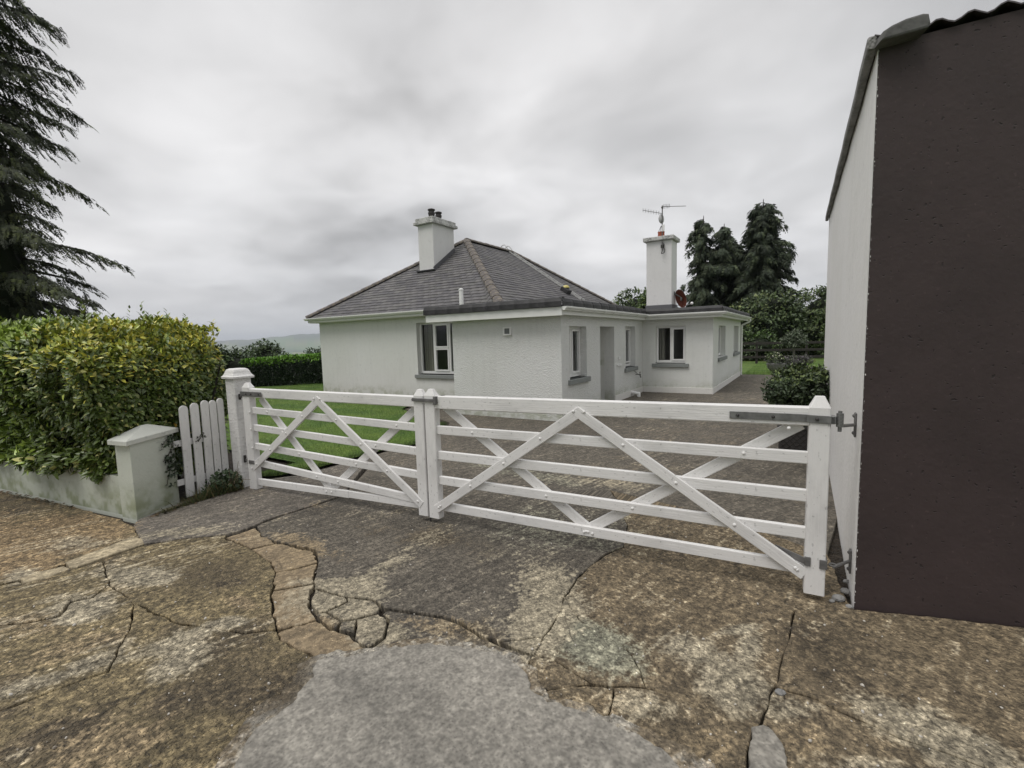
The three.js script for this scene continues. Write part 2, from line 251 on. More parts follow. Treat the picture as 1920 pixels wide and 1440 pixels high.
// ------------------------------------------------------------------ the ground: what the concrete is made of, as base colours in world metres
// survey of stains and worn places: [px, py, radius along, radius across, turn, kind, strength]
const STAINS = [
  [655, 1102, 75, 16, 0.1, 'pale', 0.9], [1030, 1120, 70, 62, 0.6, 'pale', 0.75], [1010, 1190, 45, 40, 0, 'pale', 0.6], [1112, 1212, 95, 46, 0.3, 'green', 0.95], [1375, 1285, 85, 48, 0.5, 'pale', 0.95], [1268, 1208, 60, 24, 0.1, 'pale', 0.6], [1408, 1210, 24, 26, 0.9, 'pale', 0.8], [1382, 1180, 34, 9, -0.2, 'pale', 0.8],
  [1735, 1372, 130, 34, 0.35, 'pale', 0.8], [1830, 1420, 90, 30, 0.3, 'pale', 0.7], [1650, 1440, 160, 20, 0.1, 'pale', 0.5], [1500, 1400, 60, 50, 0, 'tan', 0.4], [1540, 1215, 90, 45, 0.2, 'dark', 0.7], [1580, 1300, 110, 26, 0.3, 'dark', 0.4], [1500, 1330, 40, 22, 0, 'pale', 0.5],
  [760, 1035, 90, 14, -0.5, 'pale', 0.4], [700, 1080, 60, 12, -0.4, 'pale', 0.5], [1060, 1000, 170, 50, 0.1, 'green', 0.35], [830, 1010, 120, 26, 0.15, 'dark', 0.4], [560, 1015, 80, 16, 0.2, 'tan', 0.4],
  [165, 1140, 58, 20, -0.1, 'pale', 0.95], [132, 1163, 26, 8, -0.1, 'pale', 0.95], [262, 1080, 55, 16, 0.0, 'pale', 0.8], [330, 1200, 120, 13, -0.35, 'pale', 0.7], [290, 1085, 30, 10, 0, 'pale', 0.7], [330, 1245, 70, 26, -0.5, 'pale', 0.8], [430, 1170, 36, 9, -0.1, 'pale', 0.8], [455, 1132, 30, 14, 0.2, 'tan', 0.8], [200, 1225, 70, 14, -0.45, 'pale', 0.5], [60, 1285, 120, 16, -0.3, 'pale', 0.7], [230, 1395, 120, 40, -0.3, 'tan', 0.7], [150, 1330, 70, 18, -0.3, 'tan', 0.4], [220, 1120, 90, 30, -0.2, 'tan', 0.4], [60, 1170, 80, 25, -0.1, 'tan', 0.5], [120, 1220, 120, 20, -0.3, 'tan', 0.5],
  [50, 1015, 150, 46, -0.05, 'rust', 0.9], [180, 985, 70, 22, 0, 'rust', 0.6], [30, 1060, 60, 30, 0, 'rust', 0.8], [140, 1020, 60, 14, -0.15, 'pale', 0.6], [40, 1080, 36, 18, -0.1, 'pale', 0.6], [30, 945, 120, 20, 0, 'dark', 0.5],
  [400, 1080, 110, 36, -0.1, 'dark', 0.6], [420, 1240, 110, 60, -0.2, 'dark', 0.55], [90, 1370, 110, 60, 0, 'dark', 0.45], [330, 1330, 110, 40, -0.2, 'dark', 0.55], [440, 1020, 30, 10, 0, 'tan', 0.6], [560, 1280, 40, 60, 0.6, 'dark', 0.6], [480, 1320, 60, 40, -0.6, 'dark', 0.5],
  [1220, 1330, 80, 30, 0.2, 'pale', 0.55], [1130, 1320, 70, 20, 0, 'tan', 0.6], [1330, 1400, 60, 40, 0, 'tan', 0.5], [800, 1170, 90, 20, 0.1, 'tan', 0.5], [870, 1185, 60, 16, 0.2, 'dark', 0.5], [740, 1185, 30, 14, 0, 'pale', 0.8],
  [640, 1132, 60, 22, 0.1, 'pale', 0.9], [690, 1180, 40, 28, 0, 'pale', 0.7], [610, 1165, 30, 20, 0, 'tan', 0.6], [555, 1050, 40, 40, 0, 'tan', 0.4], [545, 1130, 40, 50, 0, 'pale', 0.35],
  [600, 950, 60, 14, -0.3, 'tan', 0.25], [330, 1003, 90, 10, -0.1, 'pale', 0.6], [1000, 890, 120, 12, 0.2, 'green', 0.5], [1120, 905, 100, 8, 0.1, 'pale', 0.35],
].map((s) => ({ x: s[0], y: s[1], a: s[2], b: s[3], c: Math.cos(s[4]), s: Math.sin(s[4]), k: s[5], w: s[6], R: (Math.max(s[2], s[3]) * 1.9) }));
const KIND = { pale: [0.245, 0.213, 0.152], tan: [0.2, 0.152, 0.09], rust: [0.235, 0.168, 0.092], green: [0.215, 0.21, 0.155], dark: [0.07, 0.054, 0.033] };
const GRID = []; for (let j = 0; j < 15; j++) for (let i = 0; i < 48; i++) GRID.push(STAINS.filter((s) => s.x + s.R > i * 40 && s.x - s.R < i * 40 + 40 && s.y + s.R > 880 + j * 40 && s.y - s.R < 920 + j * 40));
const acc = { pale: 0, tan: 0, rust: 0, green: 0, dark: 0 };
function groundCol(x, z, style, c) {
  let px = 960, py = 3000;
  if (z < 0.3) { const d = -fwC.z; [px, py] = toPx(x, 0, z); if (!(py > 0 && py < 3500)) { px = 960; py = 3000; } }
  if (!(px > -160 && px < 2080 && py < 1560)) { c[0] = 0.13; c[1] = 0.105; c[2] = 0.075; return; }   // never in view, even from a step aside
  const big = fbm(x * 0.9 + 5, z * 0.9 + 3, 4), med = fbm(x * 4.2 + 11, z * 4.2, 4), fine = fbm(x * 34, z * 34 + 7, 3, 0.6), grit = vnoise(x * 95 + 3, z * 95), peb = vnoise(x * 170 + 9, z * 170 + 1);
  const rake = vnoise((x * 0.3 - z * 0.95) * 4.5, (x * 0.95 + z * 0.3) * 40 + 2 * vnoise(x * 3, z * 3));                // brush marks left in the wet concrete
  let r, g, b;
  if (style === 'drive') { r = 0.1; g = 0.087; b = 0.068; }
  else if (style === 'yard') { r = 0.168; g = 0.132; b = 0.071; }
  else if (style === 'apron') { r = 0.122; g = 0.107; b = 0.088; }
  else if (style === 'cement') { r = 0.218; g = 0.203; b = 0.175; }
  else if (style === 'mortar') { r = 0.205; g = 0.156; b = 0.096; }
  else if (style === 'smear') { const q = sm(0.36, 0.58, med * 0.6 + fine * 0.4); r = lerp(0.16, 0.25, q); g = lerp(0.128, 0.232, q); b = lerp(0.085, 0.198, q); }
  else if (style === 'kerb') { r = 0.3; g = 0.25; b = 0.165; }
  else { r = 0.144; g = 0.112; b = 0.069; }
  const cem = style === 'cement';
  for (const k in acc) acc[k] = 0;
  const cellKey = px > 0 && px < 1920 && py > 880 && py < 1460 ? GRID[((py - 880) / 40 | 0) * 48 + (px / 40 | 0)] : STAINS;
  for (const s of cellKey) {
    const dx = px - s.x, dy = py - s.y; if (dx > s.R || dx < -s.R || dy > s.R || dy < -s.R) continue;
    const u = (dx * s.c + dy * s.s) / s.a, v = (dy * s.c - dx * s.s) / s.b, q = u * u + v * v;
    if (q < 3.4) acc[s.k] += s.w * (1 - q / 3.4) * (1 - q / 3.4) * 1.5;
  }
  if (!cem && style !== 'kerb') {
    acc.dark += (style === 'yard' ? 0.75 : 0.4) * sm(0.5, 0.68, big * 0.5 + med * 0.5);
    acc.pale += (style === 'yard' ? 0.5 : style === 'apron' ? 0.25 : 0.3) * sm(0.52, 0.7, fbm(x * 1.6 + 41, z * 1.6 + 9, 4) * 0.7 + rake * 0.3);
    for (const k of ['dark', 'tan', 'rust', 'green', 'pale']) {
      const w = acc[k]; if (w < 0.02) continue;
      const edge = sm(0.66 - 0.42 * w, 0.80 - 0.36 * w, med * 0.3 + fine * 0.42 + grit * 0.14 + rake * 0.14) * Math.min(0.92, 0.3 + 0.55 * w);
      const q = KIND[k]; r = lerp(r, q[0], edge); g = lerp(g, q[1], edge); b = lerp(b, q[2], edge);
    }
  }
  const rough = style === 'yard' ? 1 : style === 'slab' ? 0.85 : style === 'drive' ? 0.6 : 0.5;
  let k = Math.exp((cem ? 0.2 : 0.5) * (big - 0.5) + (cem ? 0.3 : 0.75 * rough) * (med - 0.5) + (cem ? 0.8 : 1.9 * rough) * (fine - 0.5) + (cem ? 0.1 : 0.55) * (rake - 0.5) + (cem ? 0.3 : 0.9 * rough) * (vnoise(x * 48 + 21, z * 48 + 5) - 0.5));
  k *= 1 + (cem ? 0.62 : style === 'kerb' || style === 'mortar' ? 0.4 : 1.0) * (grit - 0.5);
  if (cem) { const s = sm(0.55, 0.75, fbm(x * 2.1 + 7, z * 5.3 + 3, 4)); k *= 1 - 0.22 * s; }
  if (!cem) { const hn = fbm(x * 1.25 + 60, z * 1.25 + 20, 4), hc = 1 - sm(0.0, 0.007, Math.abs(hn - 0.5)), h2 = 1 - sm(0.0, 0.006, Math.abs(fbm(x * 2.3 + 13, z * 2.3 + 77, 4) - 0.48)); k *= 1 - 0.55 * hc * sm(0.35, 0.55, big) * sm(0.3, 0.5, med) - (style === 'yard' ? 0.4 : 0.12) * h2 * sm(0.42, 0.6, med); }
  if (!cem && peb > 0.86) k *= 1.5 + 1.2 * (peb - 0.86) * 7; if (peb < 0.12) k *= cem ? 0.68 : 0.6;
  c[0] = r * k; c[1] = g * k; c[2] = b * k;
}
const groundBump = dataTex(1024, 1024, (i, j, c) => {
  const u = i / 1024, v = j / 1024, a = tnoise(u * 120, v * 120, 120, 101), b = tnoise(u * 200, v * 200, 200, 102), m = tfbm(u, v, 12, 4, 103);
  c[0] = c[1] = c[2] = 0.32 * sm(0.4, 0.85, a) + 0.22 * b + 0.46 * m;
}, { rep: [0.8, 0.8] });
const cementBump = dataTex(1024, 1024, (i, j, c) => { const u = i / 1024, v = j / 1024; c[0] = c[1] = c[2] = 0.7 * tfbm(u, v, 5, 5, 111) + 0.3 * tfbm(u, v, 120, 2, 112); }, { rep: [0.6, 0.6] });
function groundMat(x0, z0, size, n, style, bump = 0.011) {
  const t = dataTex(n, n, (i, j, c) => groundCol(x0 + (i + 0.5) / n * size, z0 + (j + 0.5) / n * size, style, c), { srgb: true, wrap: THREE.ClampToEdgeWrapping, rep: [1 / size, 1 / size], off: [-x0 / size, -z0 / size] });
  return mat({ map: t, bumpMap: style === 'cement' ? cementBump : groundBump, bumpScale: bump, roughness: style === 'cement' ? 0.8 : 0.88 });
}
const G = {
  far: groundMat(-10.5, -22.5, 20, 1536, 'drive', 0.012),
  mid: groundMat(-5.6, -4.6, 5.2, 1536, 'drive', 0.016),
  yard: groundMat(-9.1, -5.2, 7.2, 2048, 'yard', 0.028),
  apron: groundMat(-7.2, -4.8, 5.0, 1024, 'apron', 0.008),
  slab: groundMat(-2.4, -4.6, 5.6, 2048, 'slab', 0.018),
  cement: groundMat(-3.6, -3.0, 4.4, 1024, 'cement', 0.009),
  smear: groundMat(-3.6, -3.0, 4.4, 1024, 'smear', 0.014),
  mortar: groundMat(-4.8, -3.4, 3.0, 1024, 'mortar', 0.008),
  kerb: groundMat(-7.0, -2.6, 4.0, 512, 'kerb', 0.008),
};
// ------------------------------------------------------------------ terrain, lawn, concrete yard
{ // one sheet from under the yard to the far hills
  const az0 = -40 * Math.PI / 180, cols = []; for (let a = 0; a < 360; a += (a >= 45 && a <= 72) ? 0.12 : 3) cols.push(a); cols.push(360);
  const R = [0]; for (let r = 3; r < 13000; r *= 1.1) R.push(r);
  const h = (r, a) => {
    const w = sm(15, 45, a) * sm(150, 115, a);                               // the land falls away on this side only
    const fall = -0.055 - w * (2.2 * sm(26, 70, r) + 16 * sm(60, 240, r) + 42 * sm(220, 1100, r) + 25 * sm(1000, 2600, r)) - (1 - w) * 5 * sm(60, 500, r);
    const n = fbm(a * 0.045 + 3, 1.7, 4) * 0.9 + fbm(a * 0.22, r * 0.0001, 4) * 0.35, hill = (95 + 190 * n) * sm(5600, 9300 + 900 * Math.sin(a * 0.2), r) + 26 * fbm(a * 0.8, r / 900, 3) * sm(1500, 5000, r);
    return fall + hill;
  };
  const pos = [], col = [], idx = [];
  for (let i = 0; i < R.length; i++) for (let k = 0; k < cols.length; k++) {
    const a = cols[k] * Math.PI / 180, r = R[i], x = -Math.sin(a) * r, z = -Math.cos(a) * r;
    pos.push(x, h(r, cols[k]), z);
    const cell = 170 + r * 0.02, f = LAT[((Math.floor(x / cell + fbm(z / 700, x / 900, 2) * 2) * 71 + Math.floor(z / (cell * 1.6)) * 197) & 65535)], wood = sm(0.5, 0.6, fbm(x / 600 + 5, z / 600, 4));
    let c = r < 120 ? [0.075, 0.13, 0.03] : f > 0.8 ? [0.24, 0.22, 0.10] : f > 0.45 ? [0.10, 0.17, 0.05] : f > 0.25 ? [0.15, 0.18, 0.07] : [0.05, 0.08, 0.035];
    if (r > 120) c = c.map((v, q) => lerp(v, [0.025, 0.045, 0.022][q], wood * 0.85));
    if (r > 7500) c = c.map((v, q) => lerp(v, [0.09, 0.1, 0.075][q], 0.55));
    col.push(...c);
  }
  const n = cols.length; for (let i = 0; i < R.length - 1; i++) for (let k = 0; k < n - 1; k++) { const a = i * n + k; idx.push(a, a + n, a + 1, a + 1, a + n, a + n + 1); }
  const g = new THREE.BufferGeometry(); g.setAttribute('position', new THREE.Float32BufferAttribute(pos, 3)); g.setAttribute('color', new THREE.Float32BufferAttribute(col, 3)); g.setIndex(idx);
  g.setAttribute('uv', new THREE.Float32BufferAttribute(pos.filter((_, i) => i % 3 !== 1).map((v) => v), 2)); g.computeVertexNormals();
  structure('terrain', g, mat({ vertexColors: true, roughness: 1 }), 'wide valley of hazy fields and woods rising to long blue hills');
}
function sheet(pts, y) { const s = new THREE.Shape(pts.map(([x, z]) => new THREE.Vector2(x, -z))); const g = new THREE.ShapeGeometry(s); g.rotateX(-Math.PI / 2); g.translate(0, y, 0); const p = g.attributes.position, uv = new Float32Array(p.count * 2); for (let i = 0; i < p.count; i++) { uv[2 * i] = p.getX(i); uv[2 * i + 1] = p.getZ(i); } g.setAttribute('uv', new THREE.BufferAttribute(uv, 2)); return g; }
const lawnMat = mat({
  map: dataTex(1024, 1024, (i, j, c) => { const u = i / 1024, v = j / 1024, a = tfbm(u, v, 5, 5, 121), f = tfbm(u, v, 90, 3, 122), k = 0.75 + 0.7 * (a - 0.5) + 1.1 * (f - 0.5); c[0] = 0.135 * k * (1 + 0.5 * (a - 0.5)); c[1] = 0.225 * k; c[2] = 0.038 * k; }, { srgb: true, rep: [0.4, 0.4] }),
  bumpMap: roughBump, bumpScale: 0.02, roughness: 0.95,
});
const bareSoil = structure('soil', sheet([[-9.8, 1.5], [6, 1.5], [6, -24], [-9.8, -24]], -0.045), soilMat, 'dark earth showing in the cracks of the old concrete');
const LAWN = [[-6.35, -3.3], [-6.0, -3.55], [-5.85, -4.0], [-5.84, -4.6], [-5.80, -5.2], [-5.62, -5.85], [-5.9, -6.6], [-6.2, -7.25], [-6.5, -7.6], [-8.9, -8.75], [-9.2, -9.35], [-14.9, -9.35], [-14.9, -25], [-26, -25], [-26, -4.2], [-6.4, -4.1]];
structure('lawn', sheet(LAWN, 0.004), lawnMat, 'bright mown lawn in front of the white bungalow');
structure('lawn', sheet([[-6, -21.9], [-2.2, -21.75], [-1.2, -21.7], [0.35, -21.6], [0.5, -9.8], [14, -9.8], [14, -60], [-26, -60], [-26, -25], [-6, -25]], 0.0), lawnMat, 'bright lawn behind the bungalow running to the dark rail fence');
structure('path', bx(-14.6, -7.2, -0.05, 0.03, -9.33, -10.7, 0.01), G.apron, 'concrete path between the lawn and the bungalow front');

// the concrete: slabs and broken pieces, each with its own ragged edge, dark soil in the cracks between
const yard = new THREE.Group(); yard.name = 'concrete_yard'; scene.add(yard); yard.userData = { kind: 'structure', label: 'cracked old concrete yard of mossy brown slabs before the white gate' };
let slabN = 0;
function slab(px, top, m, { gap = 0.0045, rough = 0.014, name = 'slab', step = 0.045, world = false, label, thick = 0.06, parent = yard } = {}) {
  const raw = world ? px.map(([x, z]) => new THREE.Vector2(x, -z)) : px.map(([x, y]) => { const q = gp(x, y); return new THREE.Vector2(q.x, -q.z); });
  const P = [], sd = 17.3 * ++slabN;
  for (let i = 0; i < raw.length; i++) {
    const a = raw[i], b = raw[(i + 1) % raw.length], L = a.distanceTo(b), d = Math.hypot((a.x + b.x) / 2, (a.y + b.y) / 2), n = Math.max(1, Math.min(60, Math.floor(L / (step * Math.max(1, d / 4)))));
    for (let k = 0; k < n; k++) P.push(a.clone().lerp(b, k / n));
  }
  const area = THREE.ShapeUtils.area(P); if (area < 0) P.reverse();
  const Q = P.map((p, i) => {
    const a = P[(i + P.length - 1) % P.length], b = P[(i + 1) % P.length], t = b.clone().sub(a).normalize(), chip = Math.min(rough, 0.012) * (vnoise(p.x * 34 + 9, p.y * 34) - 0.5);
    const k = gap * (0.12 + 1.5 * Math.pow(vnoise(p.x * 5 + 3, p.y * 5 + 5), 1.6)), wob = rough * (fbm(p.x * 9, p.y * 9 + 2, 4, 0.65) - 0.5) * 2, nx = rough * (fbm(p.x * 9 + 50, p.y * 9, 4, 0.65) - 0.5) * 2;
    return new THREE.Vector2(p.x - t.y * (k + chip) + wob, p.y + t.x * (k + chip) + nx);
  });
  const g = new THREE.ExtrudeGeometry(new THREE.Shape(Q), { depth: thick, bevelEnabled: true, bevelThickness: 0.006, bevelSize: 0.004, bevelOffset: -0.004, bevelSegments: 1 });
  g.rotateX(-Math.PI / 2).translate(0, top - thick - 0.006, 0);
  const p = g.attributes.position, uv = new Float32Array(p.count * 2);
  for (let i = 0; i < p.count; i++) { uv[2 * i] = p.getX(i) + p.getY(i) * 0.3; uv[2 * i + 1] = p.getZ(i) + p.getY(i) * 0.3; }
  g.setAttribute('uv', new THREE.BufferAttribute(uv, 2));
  return mesh(name, g, m, parent, label);
}
const J1 = [[270, 1022], [312, 1017], [350, 1011], [390, 1008], [425, 1004], [455, 996], [480, 987], [500, 977], [522, 970], [580, 952], [640, 932]];
const K1a = [[487, 997], [492, 1007], [515, 1015], [550, 1022], [575, 1026], [590, 1032], [596, 1042], [595, 1055], [592, 1075], [587, 1090], [590, 1102]];
const K2a = [[590, 1102], [618, 1110], [645, 1117], [672, 1120], [700, 1125], [712, 1133], [720, 1140], [742, 1143], [765, 1145], [796, 1150], [825, 1155], [842, 1158], [860, 1165], [880, 1178], [900, 1190], [937, 1204]];
const K2b = [[1001, 1228], [1030, 1238], [1054, 1247], [1080, 1265], [1107, 1284]];
const K2c = [[1107, 1284], [1150, 1286], [1180, 1288], [1213, 1292]];
const K2d = [[1213, 1292], [1245, 1299], [1272, 1308], [1300, 1321], [1325, 1332], [1370, 1350], [1415, 1369]];
const K3 = [[1144, 919], [1152, 930], [1159, 938], [1164, 958], [1169, 972], [1177, 985], [1176, 996], [1168, 1026], [1148, 1034], [1128, 1045], [1105, 1063], [1083, 1085], [1070, 1104], [1059, 1119]];
const K3b = [[1059, 1119], [1050, 1145], [1041, 1167], [1030, 1182], [1018, 1195]];
const K4 = [[1059, 1119], [1068, 1140], [1086, 1162], [1112, 1185], [1134, 1194], [1155, 1204], [1172, 1218], [1187, 1236], [1199, 1258], [1208, 1278], [1213, 1292]];
const K5 = [[1490, 1146], [1486, 1170], [1479, 1199], [1472, 1220], [1466, 1241], [1460, 1266], [1452, 1289], [1443, 1315], [1434, 1342], [1423, 1369]];
const K6 = [[1452, 1289], [1490, 1299], [1532, 1313], [1570, 1333], [1607, 1350], [1650, 1368], [1686, 1385], [1745, 1403], [1803, 1422], [1920, 1465], [2060, 1520]];
const rev = (a) => a.slice().reverse();
slab([...rev(K3.slice(0, 1)), [1350, 968], [1552, 1040], [1570, 1080], [1590, 1128], [1540, 1142], ...K5, [1415, 1369], ...rev(K2d).slice(1), ...rev(K4).slice(1, -1), ...rev(K3).slice(0, -1)], 0.0, G.slab, { gap: 0.0045 });
slab([[640, 932], [900, 925], ...K3, ...K3b.slice(1), [937, 1204], ...rev(K2a).slice(1), ...rev(K1a).slice(1), [480, 987], [522, 970], [580, 952]], 0.003, G.mid, { gap: 0.0045 });
// the driveway behind, one long sheet to the back lawn
{
  const w = (a) => { const q = gp(...a); return [q.x, q.z]; };
  slab([w([640, 932]), w([700, 868]), [-5.55, -4.2], [-5.7, -5.2], [-5.5, -5.9], [-5.85, -6.7], [-6.15, -7.3], [-6.45, -7.75], [-8.9, -8.9], [-7.3, -9.2], [-7.1, -8.9], [-4.3, -8.9], [-4.3, -14.6], [-2.35, -14.6], [-2.35, -21.8], [-1.3, -21.75], [0.5, -21.7], [0.4, -9.7], [0.35, -5.6], w([1552, 1040]), w([1350, 968]), w([1144, 919]), w([900, 925])], -0.002, G.far, { gap: 0.002, rough: 0.004, name: 'driveway', world: true });
}
slab([[1001, 1228], [1018, 1195], ...rev(K3b).slice(1), ...K4.slice(1), ...rev(K2c).slice(1), ...rev(K2b).slice(1)], 0.006, G.slab, { gap: 0.0045 });
slab([[937, 1204], [1018, 1195], [1001, 1228]], 0.001, G.mid, { name: 'concrete_fragment', gap: 0.0022, step: 0.025, rough: 0.016 });
slab([[982, 1258], [1001, 1228], ...K2b.slice(1), [1054, 1290], [1000, 1298], [988, 1280]], 0.004, G.slab, { name: 'concrete_fragment', gap: 0.0022, step: 0.025, rough: 0.016 });
slab([[1000, 1299], [1054, 1291], [1107, 1286], [1150, 1288], [1147, 1315], [1136, 1350], [1060, 1340], [1006, 1318]], 0.002, G.slab, { name: 'concrete_fragment', gap: 0.0022, step: 0.025, rough: 0.016 });
slab([[1150, 1289], [1180, 1290], ...K2d, [1402, 1411], [1404, 1470], [1390, 1560], [1330, 1620], [1240, 1450], [1180, 1390], [1136, 1352], [1147, 1315]], 0.005, G.slab);
slab([[1490, 1146], [1540, 1142], [1590, 1130], [1604, 1144], [1760, 1160], [1920, 1178], [2150, 1200], [2500, 1290], [2500, 1600], [2060, 1520], ...rev(K6).slice(1), ...rev(K5).slice(4)], 0.007, G.slab);
slab([...K6, [2200, 1700], [1700, 1900], [1500, 1750], [1440, 1520], [1423, 1400], [1423, 1369], [1434, 1342], [1443, 1315]], 0.0, G.slab);
// left: apron by the gate, the old yard, kerb stones, worn mortar band and the shattered pieces beside it
slab([[258, 978], [250, 988], ...J1, [690, 868], [640, 872], [560, 893], [480, 903], [440, 918], [345, 942]], 0.016, G.apron, { gap: 0.003, rough: 0.008 });
slab([[0 - 240, 920], [0, 921], [120, 945], [225, 973], [250, 988], [268, 1012], [205, 1025], [125, 1056], [40, 1085], [-60, 1110], [-330, 1120]], -0.002, G.yard, { rough: 0.03 });
slab([[125, 1056], [165, 1040], [205, 1026], [245, 1009], [268, 1012], [271, 1021], [205, 1043], [140, 1067], [128, 1066]], 0.012, G.kerb, { name: 'kerb_stone', gap: 0.002 });
slab([[38, 1085], [80, 1072], [122, 1062], [130, 1068], [90, 1084], [45, 1094]], 0.008, G.kerb, { name: 'kerb_stone', gap: 0.002 });
slab([[-60, 1112], [35, 1090], [45, 1095], [128, 1069], [140, 1068], [190, 1052], [205, 1095], [175, 1118], [130, 1128], [110, 1155], [60, 1165], [-80, 1180]], 0.002, G.yard, { rough: 0.02 });
slab([[-80, 1182], [60, 1167], [112, 1157], [132, 1130], [175, 1120], [205, 1097], [250, 1130], [240, 1180], [200, 1260], [60, 1310], [-150, 1390], [-500, 1300]], 0.0, G.yard, { rough: 0.02, gap: 0.003 });
slab([[192, 1051], [271, 1023], ...J1.slice(1, 5), [422, 1010], [470, 1030], [505, 1050], [518, 1074], [510, 1106], [508, 1140], [516, 1182], [450, 1188], [330, 1165], [252, 1132], [207, 1096]], 0.004, G.yard, { gap: 0.003, rough: 0.02 });
slab([[252, 1134], [330, 1167], [450, 1190], [516, 1184], [525, 1202], [560, 1217], [598, 1240], [590, 1270], [520, 1340], [470, 1390], [440, 1440], [400, 1560], [-100, 1900], [-900, 1600], [-150, 1392], [60, 1312], [202, 1261], [242, 1181]], 0.001, G.yard, { gap: 0.002, rough: 0.03 });
slab([[425, 1008], [455, 999], [480, 990], [488, 1002], [515, 1018], [470, 1028]], 0.0, G.mortar, { name: 'mortar_patch', gap: 0.001, rough: 0.03, step: 0.02 });
slab([[472, 1030], [516, 1019], [550, 1025], [588, 1035], [592, 1054], [520, 1072], [505, 1048]], -0.003, G.mortar, { name: 'mortar_patch', gap: 0.001, rough: 0.03, step: 0.02 });
slab([[520, 1074], [592, 1057], [588, 1078], [584, 1092], [512, 1106]], -0.001, G.mortar, { name: 'mortar_patch', gap: 0.001, rough: 0.03, step: 0.02 });
slab([[512, 1108], [584, 1095], [580, 1115], [578, 1135], [590, 1160], [545, 1172], [518, 1180], [509, 1140]], -0.004, G.mortar, { name: 'mortar_patch', gap: 0.001, rough: 0.03, step: 0.02 });
slab([[518, 1186], [550, 1174], [590, 1163], [620, 1180], [656, 1191], [662, 1200], [690, 1216], [640, 1230], [600, 1236], [562, 1214], [528, 1201]], -0.002, G.mortar, { name: 'mortar_patch', gap: 0.001, rough: 0.03, step: 0.02 });
slab([[592, 1106], [645, 1120], [650, 1128], [612, 1146], [596, 1148], [582, 1132]], 0.003, G.mid, { name: 'concrete_fragment', gap: 0.0022, step: 0.025, rough: 0.016 });
slab([[650, 1122], [698, 1128], [712, 1140], [708, 1150], [668, 1160], [640, 1163], [614, 1149], [652, 1130]], 0.006, G.mid, { name: 'concrete_fragment', gap: 0.0022, step: 0.025, rough: 0.016 });
slab([[594, 1151], [611, 1149], [638, 1165], [630, 1178], [606, 1166]], 0.0, G.mid, { name: 'concrete_fragment', gap: 0.004 });
slab([[640, 1167], [668, 1163], [664, 1186], [634, 1180]], 0.004, G.mid, { name: 'concrete_fragment', gap: 0.004 });
slab([[671, 1162], [708, 1153], [726, 1160], [718, 1196], [690, 1213], [664, 1198], [666, 1186]], 0.003, G.mid, { name: 'concrete_fragment', gap: 0.0022, step: 0.025, rough: 0.016 });
slab([[716, 1150], [724, 1144], [765, 1149], [825, 1159], [860, 1169], [900, 1194], [937, 1208], [998, 1230], [980, 1258], [985, 1290], [900, 1240], [800, 1225], [715, 1234], [692, 1216], [721, 1197], [729, 1159]], -0.004, G.mid, { rough: 0.016 });
slab([[400, 1445], [438, 1390], [490, 1330], [560, 1262], [596, 1228], [640, 1222], [680, 1214], [715, 1210], [760, 1204], [800, 1199], [880, 1208], [940, 1222], [985, 1245], [1008, 1268], [1032, 1300], [1080, 1322], [1150, 1344], [1225, 1370], [1275, 1405], [1320, 1440], [1370, 1560], [1300, 1900], [700, 1900], [330, 1600]], 0.0105, G.smear, { name: 'cement_smear', gap: 0.001, rough: 0.085, step: 0.016 });
slab([[440, 1445], [470, 1392], [520, 1342], [588, 1272], [602, 1240], [640, 1232], [680, 1226], [715, 1221], [760, 1214], [800, 1211], [875, 1220], [920, 1228], [960, 1245], [985, 1266], [1006, 1305], [1060, 1332], [1128, 1354], [1197, 1380], [1240, 1411], [1272, 1440], [1330, 1560], [1300, 1900], [700, 1900], [380, 1600]], 0.017, G.cement, { name: 'cement_patch', gap: 0.001, rough: 0.045, step: 0.02 });
slab([[1413, 1371], [1431, 1369], [1452, 1378], [1463, 1390], [1474, 1412], [1478, 1440], [1480, 1500], [1450, 1540], [1410, 1500], [1400, 1450], [1402, 1411]], 0.02, G.cement, { name: 'cement_patch', gap: 0.001, rough: 0.03, step: 0.02 });
// rubble in the gap beside the shed
{
  const r = rng(5);
  for (const [x, y, s] of [[1572, 1124, 0.036], [1584, 1110, 0.026], [1560, 1128, 0.018], [1593, 1139, 0.02], [1463, 1300, 0.02], [1588, 1092, 0.02]]) {
    const q = gp(x, y), g = new THREE.IcosahedronGeometry(s, 1), p = g.attributes.position;
    for (let i = 0; i < p.count; i++) { const k = 0.75 + 0.5 * fbm(p.getX(i) * 30 + x, p.getY(i) * 30 + p.getZ(i) * 22, 2); p.setXYZ(i, p.getX(i) * k * 1.3, p.getY(i) * k * 0.6, p.getZ(i) * k); }
    g.computeVertexNormals(); g.rotateY(r() * 6).translate(q.x, s * 0.3, q.z); mesh('rubble_stone', boxUV(g), concreteGrey, yard);
  }
}
